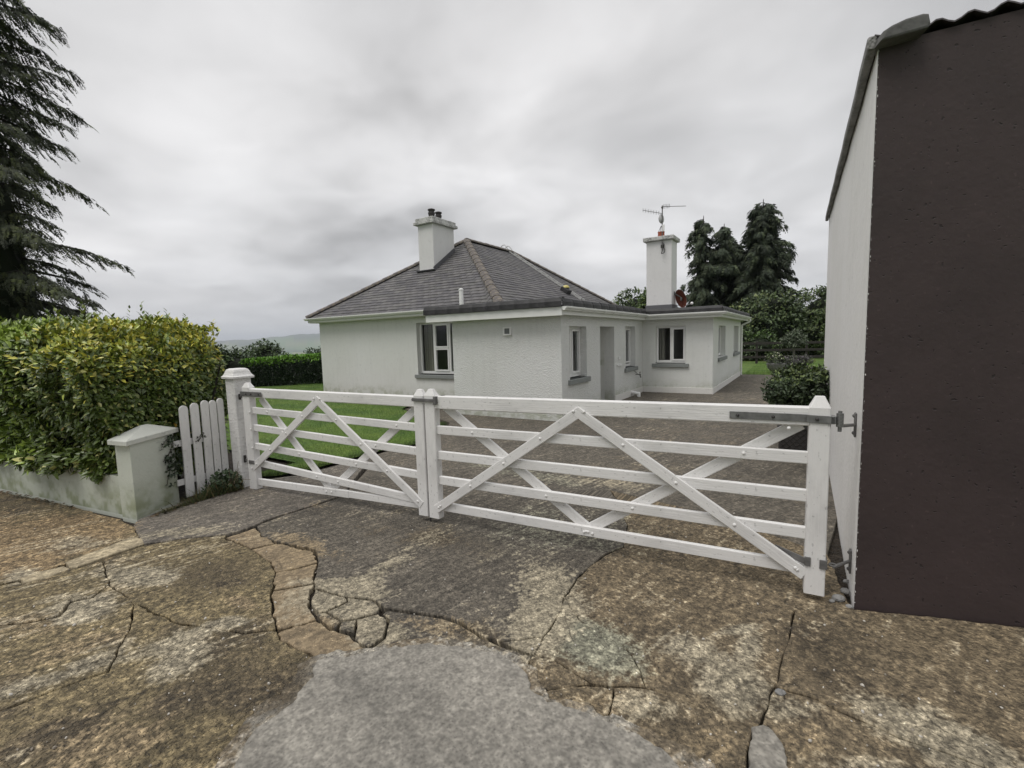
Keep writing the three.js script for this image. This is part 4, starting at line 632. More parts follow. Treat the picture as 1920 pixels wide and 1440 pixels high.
// ---- hipped slate roof
const RB = { x0: -14.955, x1: -6.8, z0: -10.4, z1: -21.78, y: 2.65 }, T = (RB.x1 - RB.x0) / 2, TP = Math.tan(34.437 * Math.PI / 180), APX = V(RB.x0 + T, RB.y + T * TP, RB.z0 - T), RGE = V(RB.x0 + T, RB.y + T * TP, RB.z1 + T);
const FL = V(RB.x0, RB.y, RB.z0), FR = V(RB.x1, RB.y, RB.z0), BL = V(RB.x0, RB.y, RB.z1), BR = V(RB.x1, RB.y, RB.z1);
const drop = (p) => p.clone().add(V(0, -0.045, 0));
const roof = mesh('roof', tris([[drop(FL), drop(FR), drop(APX)], [drop(FR), drop(BR), drop(RGE), drop(APX)], [drop(BR), drop(BL), drop(RGE)], [drop(BL), drop(FL), drop(APX), drop(RGE)], [drop(FL), drop(BL), drop(BR), drop(FR)]]), darkVoid, house);
{
  const G0 = 0.18, LEN = 0.3, faces = [
    { o: FL, u: V(1, 0, 0), s: V(0, Math.sin(Math.atan(TP)), -Math.cos(Math.atan(TP))), W: RB.x1 - RB.x0, top: 0, seed: 1 },
    { o: FR, u: V(0, 0, -1), s: V(-Math.cos(Math.atan(TP)), Math.sin(Math.atan(TP)), 0), W: RB.z0 - RB.z1, top: RB.z0 - RB.z1 - 2 * T, seed: 2 },
    { o: BR, u: V(-1, 0, 0), s: V(0, Math.sin(Math.atan(TP)), Math.cos(Math.atan(TP))), W: RB.x1 - RB.x0, top: 0, seed: 3 },
    { o: BL, u: V(0, 0, 1), s: V(Math.cos(Math.atan(TP)), Math.sin(Math.atan(TP)), 0), W: RB.z0 - RB.z1, top: RB.z0 - RB.z1 - 2 * T, seed: 4 }];
  const SL = T / Math.cos(Math.atan(TP)), cosr = Math.cos(Math.atan(TP)), whole = cbox(1, 1, 1, 0.02), singles = [], bulk = [];
  for (const f of faces) {
    const r = rng(f.seed * 101), n = f.u.clone().cross(f.s), turn = new THREE.Matrix4().makeBasis(f.u, f.s, n);
    for (let row = 0, s = -0.03; s < SL; row++, s += G0) {
      const sw = 0.26, lo = (q) => Math.max(0, q) * cosr, hi = (q) => f.W - Math.max(0, q) * cosr;
      for (let u = -(row % 2) * sw / 2 - r() * 0.02; u < f.W; u += sw) {
        const s1 = Math.min(s + LEN, SL), a0 = Math.max(u + 0.004, lo(s)), b0 = Math.min(u + sw - 0.004, hi(s)), a1 = Math.max(u + 0.004, lo(s1)), b1 = Math.min(u + sw - 0.004, hi(s1));
        if (b0 - a0 < 0.02) continue;
        const tone = SLATE_TONES[Math.floor(r() * 5)], wob = (r() - 0.5) * 0.004, lift = 0.022 + r() * 0.005, P = (uu, ss, h) => f.o.clone().addScaledVector(f.u, uu).addScaledVector(f.s, ss).addScaledVector(n, h);
        const full = a1 - u < 0.01 && u + sw - b1 < 0.01 && s1 - s > LEN - 0.01;
        if (full && f.seed < 3) {
          const m = new THREE.Matrix4().copy(turn), tilt = new THREE.Matrix4().makeRotationX(-(lift / LEN)).multiply(new THREE.Matrix4().makeScale(b0 - a0, LEN, 0.013));
          m.setPosition(P((a0 + b0) / 2, s + LEN / 2, lift / 2 + wob)); singles.push([m.multiply(tilt), SLATE_TONES.indexOf(tone), P((a0 + b0) / 2, s, 0).distanceTo(V(0, EYE, 0))]);
        } else {
          const q = [P(a0, s, lift), P(b0, s, lift), P(Math.max(b1, a1 + 0.001), s1, 0), P(a1, s1, 0)], e = [P(a0, s, lift - 0.018), P(b0, s, lift - 0.018)];
          bulk.push([[q, [e[0], e[1], q[1], q[0]]], tone]);
        }
      }
    }
  }
  singles.sort((a, b) => a[2] - b[2]);
  singles.forEach(([m, k], i) => { if (i < 300) { const q = mesh('slate', whole, slateMats[k], roof); q.matrixAutoUpdate = true; m.decompose(q.position, q.quaternion, q.scale); } });
  const col = [], pieces = [];
  const paint = (g, c) => { const n = g.attributes.position.count, a = new Float32Array(n * 3); for (let i = 0; i < n; i++) a.set(c, i * 3); g.setAttribute('color', new THREE.BufferAttribute(a, 3)); return g; };
  for (const [L, c] of bulk) pieces.push(paint(tris(L), c));
  for (const [m, k] of singles.slice(300)) pieces.push(paint(boxUV(whole.clone().applyMatrix4(m)), SLATE_TONES[k]));
  mesh('slate_courses', mergeGeometries(pieces), slateVC, roof).userData.kind = 'stuff';
  // hip and ridge tiles: half round, each lapping the one below
  const half = (() => { const L = [], n = 7, w = 0.15, len = 0.46; const P = (k, s, o) => { const a = Math.PI * k / n; const rr = w * (s ? 0.88 : 1) + o; return V((s - 0.5) * len, Math.sin(a) * rr * 0.72 - 0.02, Math.cos(a) * rr); }; for (let k = 0; k < n; k++) { L.push([P(k, 0, 0), P(k, 1, 0), P(k + 1, 1, 0), P(k + 1, 0, 0)].reverse()); L.push([P(k, 0, 0), P(k + 1, 0, 0), P(k + 1, 0, -0.018), P(k, 0, -0.018)]); } return tris(L); })();
  const r = rng(8);
  const run = (a, b, name) => { const d = b.clone().sub(a), n = Math.round(d.length() / 0.42); for (let i = 0; i < n; i++) { const t = mesh(name, half, hipTileMat, roof), p = a.clone().addScaledVector(d, (i + 0.5) / n); t.applyMatrix4(barMat(p.clone().addScaledVector(d, -0.01), p.clone().addScaledVector(d, 0.01))); t.position.y += 0.025 + (r() - 0.5) * 0.008; } };
  run(FR, APX, 'hip_tile'); run(FL, APX, 'hip_tile'); run(BR, RGE, 'hip_tile'); run(BL, RGE, 'hip_tile'); run(APX, RGE, 'ridge_tile');
}
// eaves and gutters
mesh('fascia', [bx(RB.x0 + 0.03, RB.x1, 2.5, 2.64, RB.z0 + 0.0, RB.z0 - 0.03), bx(RB.x0 + 0.03, RB.x0 + 0.06, 2.5, 2.64, RB.z0, RB.z1), bx(RB.x0 + 0.06, RB.x1, 2.49, 2.505, RB.z0 - 0.03, -10.7), bx(RB.x0 + 0.06, -14.72, 2.49, 2.505, -10.7, RB.z1)], gutterMat, house);
function gutterRun(a, b, out, brackets, name = 'gutter') {        // moulded gutter from a to b, hung on the `out` side
  const prof = [[0, 0], [0.012, -0.055], [0.035, -0.075], [0.07, -0.072], [0.085, -0.045], [0.108, -0.03], [0.112, 0.0], [0.104, 0.004], [0.098, -0.022], [0.075, -0.04], [0.06, -0.062], [0.03, -0.06], [0.012, 0.0]];
  const L = [], P = (p, [o, y]) => p.clone().addScaledVector(out, o).add(V(0, y, 0)), n = prof.length, flip = b.clone().sub(a).cross(V(0, 1, 0)).dot(out) > 0;
  for (let i = 0; i < n; i++) { const j = (i + 1) % n, q = [P(a, prof[i]), P(b, prof[i]), P(b, prof[j]), P(a, prof[j])]; L.push(flip ? q.reverse() : q); }
  const end = (p) => prof.slice(0, 7).map((q) => P(p, q)); L.push(end(a), end(b));
  const g = mesh(name, tris(L), gutterMat, house), d = b.clone().sub(a), u = d.clone().normalize();
  for (let i = 0; i < brackets; i++) { const p = a.clone().addScaledVector(d, (i + 0.35) / brackets), pr = [[0.0, -0.06], [0.03, -0.083], [0.075, -0.08], [0.093, -0.05], [0.117, -0.034], [0.121, 0.008]], bl = []; for (let k = 0; k < 5; k++) bl.push(bar(P(p, pr[k]), P(p, pr[k + 1]), 0.03, 0.008, 0.002, u)); mesh('gutter_bracket', bl, gutterMat, g); }
  return g;
}
gutterRun(V(RB.x0 - 0.04, 2.65, RB.z0), V(RB.x1 - 0.2, 2.65, RB.z0), V(0, 0, 1), 9);
gutterRun(V(RB.x0 + 0.03, 2.65, RB.z1), V(RB.x0 + 0.03, 2.65, RB.z0 + 0.1), V(-1, 0, 0), 8);
// flat roof with its upstand of lapped dark tiles
const flat = mesh('flat_roof', [bx(-7.62, -4.13, 2.264, 2.4, -8.5, -14.5, 0.004), bx(-7.1, -2.0, 2.264, 2.4, -14.502, -21.4, 0.004)], mat({ color: lin(0.16, 0.155, 0.15), roughness: 0.95, bumpMap: roughBump, bumpScale: 0.01 }), house);
mesh('fascia', [bx(-7.64, -4.09, 2.185, 2.36, -8.47, -8.5, 0.004), bx(-7.66, -7.63, 2.185, 2.36, -8.47, -10.4, 0.004), bx(-4.11, -4.09, 2.2, 2.36, -8.501, -14.2), bx(-4.09, -1.97, 2.2, 2.36, -14.18, -14.2, 0.004), bx(-1.99, -1.97, 2.2, 2.36, -14.2, -21.4, 0.004), bx(-7.64, -4.11, 2.2, 2.262, -8.5, -8.749), bx(-7.63, -7.101, 2.2, 2.262, -8.75, -10.69), bx(-4.249, -4.11, 2.235, 2.262, -8.75, -14.2), bx(-4.249, -1.99, 2.235, 2.262, -14.2, -14.479), bx(-2.229, -1.99, 2.235, 2.262, -14.48, -21.4)], gutterMat, house);
{
  const r = rng(17);
  const tileRun = (a, b, n, h, name = 'kerb_tile', lean = 0.05) => {
    const d = b.clone().sub(a), u = d.clone().normalize(), out = V(-u.z, 0, u.x), w = d.length() / n;
    for (let i = 0; i < n; i++) {
      const hh = h * (0.96 + r() * 0.1), g = tris((() => {
        const L = [], P = (x, y, z) => V(x, y, z), lap = 0.014, x0 = -w / 2 - 0.012, x1 = w / 2;
        const f = [[0, 0, 0.014], [0.3, 0, 0.026], [0.8, 0, 0.012], [1, 0, 0.002]];
        const prof = [[0, 0.035], [hh * 0.55, 0.03], [hh * 0.93, -0.002], [hh, -0.03], [hh - 0.01, -0.1], [hh - 0.05, -0.2]];
        for (let k = 0; k < prof.length - 1; k++) for (let q = 0; q < 3; q++) { const A = lerp(x0, x1, q / 3), B = lerp(x0, x1, (q + 1) / 3), zo = (t) => 0.018 * Math.sin(t / 3 * Math.PI * 0.9) + (t === 3 ? -0.004 : t === 0 ? 0.01 : 0); L.push([P(A, prof[k][0], prof[k][1] + zo(q)), P(B, prof[k][0], prof[k][1] + zo(q + 1)), P(B, prof[k + 1][0], prof[k + 1][1] + zo(q + 1)), P(A, prof[k + 1][0], prof[k + 1][1] + zo(q))]); }
        for (let k = 0; k < prof.length - 1; k++) L.push([P(x0, prof[k][0], prof[k][1] + 0.01), P(x0, prof[k + 1][0], prof[k + 1][1] + 0.01), P(x0, prof[k + 1][0] - 0.012, prof[k + 1][1] - 0.014), P(x0, prof[k][0], prof[k][1] - 0.014)]);
        return L;
      })());
      const m = mesh(name, g, darkTile, flat), p = a.clone().addScaledVector(d, (i + 0.5) / n); m.position.copy(p); m.rotation.y = Math.atan2(-u.z, u.x); m.rotation.z = (r() - 0.5) * 0.012; m.position.y += (r() - 0.5) * 0.006;
    }
  };
  tileRun(V(-7.68, 2.362, -8.47), V(-4.08, 2.362, -8.47), 10, 0.185);
  tileRun(V(-7.66, 2.362, -10.5), V(-7.66, 2.362, -8.47), 5, 0.185);
  tileRun(V(-4.09, 2.362, -8.47), V(-4.09, 2.362, -14.2), 11, 0.17);
  tileRun(V(-4.09, 2.362, -14.19), V(-1.96, 2.362, -14.19), 5, 0.15);
  tileRun(V(-1.97, 2.362, -14.19), V(-1.97, 2.362, -21.4), 20, 0.15);
}
gutterRun(V(-4.09, 2.36, -8.46), V(-4.09, 2.36, -14.18), V(1, 0, 0), 9);
gutterRun(V(-4.0, 2.345, -14.18), V(-1.86, 2.345, -14.18), V(0, 0, 1), 3);
gutterRun(V(-1.97, 2.345, -14.1), V(-1.97, 2.345, -21.5), V(1, 0, 0), 10);
mesh('down_pipe', [rod(V(-1.9, 2.28, -21.3), V(-1.9, 2.18, -21.3), 0.034, 0.034, 10), rod(V(-1.9, 2.18, -21.3), V(-2.19, 2.05, -21.25), 0.034, 0.034, 10), rod(V(-2.19, 2.05, -21.25), V(-2.19, 0.02, -21.25), 0.034, 0.034, 10)], gutterMat, house);
// ---- chimneys
{
  const c1 = mesh('chimney', bx(-11.53, -10.85, 3.6, 5.74, -12.55, -13.69, 0.012), chimneyMat, house, 'white chimney on the slate roof with two black pots');
  mesh('chimney_cap', [bx(-11.64, -10.74, 5.741, 5.84, -12.44, -13.8, 0.012), bx(-11.59, -10.79, 5.841, 5.965, -12.49, -13.75, 0.015)], capMat, c1);
  for (const [x, z, k] of [[-11.02, -12.72, 1], [-11.05, -13.12, 0.96]]) {
    const pts = [[0.10, 0], [0.105, 0.1], [0.115, 0.12], [0.118, 0.18], [0.095, 0.19], [0.1, 0.24], [0.125, 0.245], [0.125, 0.285], [0.05, 0.31], [0.0, 0.315]].map((p) => new THREE.Vector2(p[0] * k, p[1] * k));
    mesh('chimney_pot', boxUV(new THREE.LatheGeometry(pts, 14).translate(x, 5.966, z)), potMat, c1);
  }
  mesh('lead_flashing', [bar(V(-11.62, 4.155, -12.53), V(-10.78, 4.155, -12.53), 0.16, 0.02, 0.004, V(0, TP, 1)), bar(V(-10.84, 4.2, -12.52), V(-10.84, 4.2 + 1.17 * TP, -13.69), 0.15, 0.012, 0.003)], leadMat, c1);
  const c2 = mesh('chimney', bx(-4.215, -3.455, 2.3, 4.58, -14.75, -15.42, 0.012), chimneyMat, house, 'tall white chimney on the flat roof with an aerial');
  mesh('chimney_cap', [bx(-4.3, -3.38, 4.581, 4.7, -14.66, -15.5, 0.014)], capMat, c2);
  mesh('chimney_pot', boxUV(new THREE.LatheGeometry([[0.1, 0], [0.095, 0.14], [0.105, 0.15], [0.105, 0.17], [0.08, 0.17], [0.075, 0.0]].map((p) => new THREE.Vector2(...p)), 14).translate(-3.82, 4.701, -14.95)), terracotta, c2);
  mesh('pot_guard', [rod(V(-3.91, 4.87, -14.95), V(-3.82, 5.05, -14.95), 0.008), rod(V(-3.73, 4.87, -14.95), V(-3.82, 5.05, -14.95), 0.008), rod(V(-3.82, 4.87, -14.86), V(-3.82, 5.05, -14.95), 0.008)], galvOld, c2);
  mesh('lead_flashing', bx(-4.24, -3.43, 2.4, 2.66, -14.72, -15.45, 0.01), leadMat, c2);
}
mesh('vent_pipe', [rod(V(-7.95, 2.55, -10.25), V(-7.95, 3.09, -10.25), 0.058, 0.058, 14), rod(V(-7.95, 3.09, -10.25), V(-7.95, 3.13, -10.25), 0.066, 0.066, 14), rod(V(-7.95, 3.13, -10.25), V(-7.95, 3.15, -10.25), 0.06, 0.03, 14)], pvc, house);
{
  const up = (x) => RB.y + (RB.x1 - x) * TP, m = mesh('roof_vent', [bar(V(-8.12, up(-8.12) + 0.1, -16.9), V(-7.82, up(-7.82) + 0.12, -16.9), 0.2, 0.34, 0.02)], darkTile, house);
  mesh('vent_dome', boxUV(new THREE.SphereGeometry(0.15, 14, 7, 0, 2 * Math.PI, 0, Math.PI / 2).scale(1, 0.75, 1).translate(-7.97, up(-7.97) + 0.21, -16.9)), mat({ color: lin(0.5, 0.43, 0.13), roughness: 0.4 }), m);
}
{ // ladder lying on the slates, hooked over the ridge
  const ladderMat = mat({ color: lin(0.42, 0.42, 0.41), roughness: 0.5, metalness: 0.2 }), z = -17.45, up = (x) => RB.y + (RB.x1 - x) * TP + 0.075, t = thing('roof_ladder', 'pale metal roof ladder lying up the slates and hooked over the ridge', 'ladder', [-9.2, up(-9.2), z]), q = (x, dy, dz) => V(x + 9.2, up(x) + dy - up(-9.2), dz);
  for (const s of [-0.17, 0.17]) mesh('ladder_rail', bar(q(-10.95, 0, s), q(-7.5, 0, s), 0.05, 0.025, 0.004), ladderMat, t);
  for (let i = 0; i < 14; i++) { const x = -10.8 + i * 0.245; mesh('rung', rod(q(x, 0, -0.17), q(x, 0, 0.17), 0.018), ladderMat, t); }
  for (const s of [-0.17, 0.17]) mesh('ridge_hook', tube([q(-10.75, 0.02, s), q(-10.9, 0.12, s), q(-11.0, 0.14, s), q(-11.12, 0.02, s), q(-11.18, -0.12, s)], 0.016), ladderMat, t);
}
{ // aerial on the tall chimney
  const t = thing('television_aerial', 'thin television aerial mast with small grey dish on the tall chimney', 'aerial', [-3.72, 3.9, -14.7]);
  mesh('mast', [rod(V(0, 0.35, 0.02), V(0, 1.68, 0.02), 0.016), cbox(0.06, 0.04, 0.05, 0.004).translate(0, 1.62, 0.02)], galvOld, t);
  mesh('mast_bracket', [cbox(0.1, 0.1, 0.04, 0.005).translate(0.0, 0.5, -0.02), tube([V(-0.03, 0.5, 0.03), V(0.07, 0.4, 0.03), V(0.06, 0.3, 0.03), V(-0.02, 0.28, 0.03), V(0, 0.35, 0.03)], 0.012), tube([V(0, 0.6, 0.03), V(0.06, 0.55, 0.03), V(0.05, 0.45, 0.03)], 0.01)], darkIron, t);
  mesh('junction_box', cbox(0.06, 0.2, 0.05, 0.006).translate(0.035, 1.02, 0.03), pvc, t);
  const y1 = [bar(V(0.02, 1.44, 0.02), V(-0.52, 1.58, 0.25), 0.014, 0.014, 0.002)]; for (let i = 0; i < 7; i++) { const f = 0.2 + i * 0.13, c = V(0.02 - 0.54 * f, 1.44 + 0.14 * f, 0.02 + 0.23 * f); y1.push(rod(c.clone().add(V(0, -0.06, 0)), c.clone().add(V(0, 0.06, 0)), 0.006, 0.006, 5)); }
  mesh('aerial_array', y1, galvOld, t);
  const y2 = [bar(V(-0.02, 1.65, 0.02), V(0.62, 1.62, -0.25), 0.014, 0.014, 0.002)]; for (let i = 0; i < 5; i++) { const f = 0.05 + i * 0.06, c = V(0.64 * f, 1.65, 0.02 - 0.25 * f); y2.push(rod(c.clone().add(V(-0.02, -0.05, -0.04)), c.clone().add(V(0.02, 0.05, 0.04)), 0.006, 0.006, 5)); }
  mesh('aerial_array', y2, galvOld, t);
  mesh('small_dish', [new THREE.SphereGeometry(0.2, 14, 6, 0, 2 * Math.PI, 0, 0.62).scale(0.9, 1, 1.2).rotateX(Math.PI / 2).rotateY(0.9).translate(-0.16, 1.3, -0.1), rod(V(0, 1.3, 0.02), V(-0.08, 1.3, 0.02), 0.012)], alu, t);
}
{ // red satellite dish
  const t = thing('satellite_dish', 'rust red satellite dish beside the foot of the tall chimney', 'satellite dish', [-3.2, 2.86, -15.15]);
  const R = new THREE.Matrix4().makeRotationFromEuler(new THREE.Euler(-0.3, 2.45, 0, 'YXZ'));
  mesh('reflector', boxUV(new THREE.SphereGeometry(0.5, 20, 8, 0, 2 * Math.PI, 0, 0.62).rotateX(-Math.PI / 2).translate(0, 0, 0.5).scale(0.85, 1, 1).applyMatrix4(new THREE.Matrix4().makeRotationY(Math.PI)).applyMatrix4(R)), mat({ color: lin(0.17, 0.05, 0.03), roughness: 0.6, side: THREE.DoubleSide }), t);
  mesh('dish_arm', [rod(V(-0.25, 0.14, 0.05), V(-0.05, 0.0, 0), 0.016), cbox(0.05, 0.1, 0.1, 0.01).translate(-0.05, -0.04, 0.03), cbox(0.02, 0.12, 0.1, 0.004).translate(-0.245, 0.14, 0.05), rod(V(0, -0.26, 0.02), V(0.22, -0.2, -0.1), 0.012)], galv, t);
  mesh('receiver_head', boxUV(new THREE.SphereGeometry(0.045, 10, 8).translate(0.23, -0.18, -0.1)), pvc, t);
}
// ------------------------------------------------------------------ plants
function leafGeo(len, w, fold = 0.25, curl = 0.15) {             // pointed leaf folded along its rib, growing along +y, facing +z
  const L = [], m = (t) => V(0, t * len, -curl * len * t * t), e = (t, s) => { const k = Math.sin(Math.PI * Math.pow(t, 0.75)) * w / 2; return V(s * k, t * len, fold * k - curl * len * t * t); };
  for (const s of [-1, 1]) { L.push([m(0), e(0.35, s), m(0.4)], [m(0.4), e(0.35, s), e(0.7, s)], [m(0.4), e(0.7, s), m(1)]); }
  const g = tris(L); return g;
}
function sprayGeo(len, w, n, droop, seed) {                      // a twig of conifer needles: narrow blades fanning off a stem
  const r = rng(seed), L = [];
  for (let i = 0; i < n; i++) {
    const t = i / n, s = i % 2 ? 1 : -1, y = t * len, dz = -droop * len * t * t, l = w * (0.6 + 0.5 * r()) * (1.1 - 0.7 * t), a = 0.7 + 0.4 * r(), b = V(s * Math.sin(a) * l, y + Math.cos(a) * l, dz - droop * 0.9 * l + (r() - 0.5) * 0.3 * l), k = 0.24 * l;
    L.push([V(0, y, dz), V(b.x * 0.5 - s * k * 0.3, lerp(y, b.y, 0.5) + k, lerp(dz, b.z, 0.45)), b], [V(0, y, dz), b, V(b.x * 0.5 + s * k * 0.3, lerp(y, b.y, 0.5) - k, lerp(dz, b.z, 0.55))]);
  }
  L.push([V(-0.01 * len, 0, 0), V(0.01 * len, 0, 0), V(0, len * 1.1, -droop * len * 1.2)]);
  return tris(L);
}
const _q = new THREE.Quaternion(), _q2 = new THREE.Quaternion(), _s = V(1, 1, 1), _c = new THREE.Color();
function scatter(name, geo, m, list, parent) {                    // list of [position, growing direction, facing direction, scale, [r, g, b]]
  const im = new THREE.InstancedMesh(geo, m, list.length); im.name = nm(name); im.castShadow = im.receiveShadow = true; im.userData.kind = 'stuff';
  list.forEach(([p, dir, face, s, c], i) => {
    const y = dir.clone().normalize(), z = face.clone().sub(y.clone().multiplyScalar(face.dot(y))); if (z.lengthSq() < 1e-6) z.set(y.y, -y.x, 0.3); z.normalize();
    const x = y.clone().cross(z); _m4.makeBasis(x, y, z); _q.setFromRotationMatrix(_m4); _s.set(s, s, s);
    im.setMatrixAt(i, new THREE.Matrix4().compose(p, _q, _s)); im.setColorAt(i, _c.setRGB(...c));
  });
  (parent ?? scene).add(im); return im;
}
const rnd3 = (r) => { const z = r() * 2 - 1, a = r() * 6.2832, q = Math.sqrt(1 - z * z); return V(q * Math.cos(a), z, q * Math.sin(a)); };
function lumpGeo(rx, ry, rz, amp, seed, det = 4) {
  const g = new THREE.IcosahedronGeometry(1, det), p = g.attributes.position;
  for (let i = 0; i < p.count; i++) { const v = V(p.getX(i), p.getY(i), p.getZ(i)), k = 1 + amp * (fbm(v.x * 1.7 + v.z * 1.1 + seed, v.y * 1.7 - v.z * 0.9 + seed * 2, 3) - 0.5) * 2; p.setXYZ(i, v.x * k * rx, v.y * k * ry, v.z * k * rz); }
  g.computeVertexNormals(); return boxUV(g);
}
const leafS = leafGeo(1, 0.5), leafL = leafGeo(1, 0.4, 0.3, 0.25), leafR = leafGeo(1, 0.75, 0.15, 0.1);
// a round or spreading crown: leaf clumps through the outer part of several lobes
function crown(lobes, o, parent) {
  const r = rng(o.seed), list = [];
  for (const [cx, cy, cz, rx, ry, rz, n] of lobes) {
    const c = V(cx, cy, cz), clumps = Math.max(6, Math.round(n / 22));
    for (let k = 0; k < clumps; k++) {
      const d = rnd3(r); if (o.flatBase && d.y < -0.35) d.y *= 0.4; d.normalize();
      const R = 0.66 + 0.42 * Math.pow(r(), 0.6) * (0.75 + 0.5 * fbm(d.x * 2 + o.seed + d.z, d.y * 2 + d.z * 1.3, 3)), cc = c.clone().add(V(d.x * rx * R, d.y * ry * R, d.z * rz * R)), tone = 0.65 + 0.6 * r(), cs = (o.clump ?? 0.28) * (0.6 + 0.8 * r());
      for (let i = 0; i < 22; i++) {
        const e = rnd3(r).multiplyScalar(Math.cbrt(r()) * cs), p = cc.clone().add(V(e.x * 1.2, e.y * 0.7, e.z * 1.2)), dir = d.clone().multiplyScalar(0.6).add(rnd3(r)).add(V(0, o.lift ?? 0.1, 0)), face = d.clone().add(V(0, 0.7, 0)).add(rnd3(r).multiplyScalar(0.8));
        const hgt = clamp((p.y - (cy - ry)) / (2 * ry)), pal = o.pal[Math.floor(r() * o.pal.length)], top = o.top && r() < o.topShare * sm(0.55, 0.95, hgt) ? o.top : pal, k2 = tone * (0.8 + 0.4 * r());
        list.push([p, dir, face, o.leaf * (0.7 + 0.6 * r()), [top[0] * k2, top[1] * k2, top[2] * k2]]);
      }
    }
  }
  return scatter(o.name ?? 'crown', o.geo ?? leafS, o.mat ?? leafMat, list, parent);
}
function bush(name, label, category, pos, lobes, o) {
  const t = thing(name, label, category, pos, 0, o.group), r = rng(o.seed + 9);
  const tr = []; for (let i = 0; i < (o.stems ?? 4); i++) { const l = lobes[i % lobes.length]; tr.push(limbTube([V((r() - 0.5) * 0.2, -0.05, (r() - 0.5) * 0.2), V(l[0] * 0.5, l[1] * 0.5, l[2] * 0.5), V(l[0] + (r() - 0.5) * l[3] * 0.5, l[1], l[2] + (r() - 0.5) * l[5] * 0.5)], o.stem ?? 0.05, 0.012, 5)); }
  mesh('trunk', tr, barkMat, t);
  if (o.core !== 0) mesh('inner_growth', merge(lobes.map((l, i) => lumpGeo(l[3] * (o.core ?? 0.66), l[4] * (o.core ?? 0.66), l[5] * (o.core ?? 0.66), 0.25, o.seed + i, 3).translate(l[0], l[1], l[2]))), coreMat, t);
  crown(lobes, o, t); return t;
}
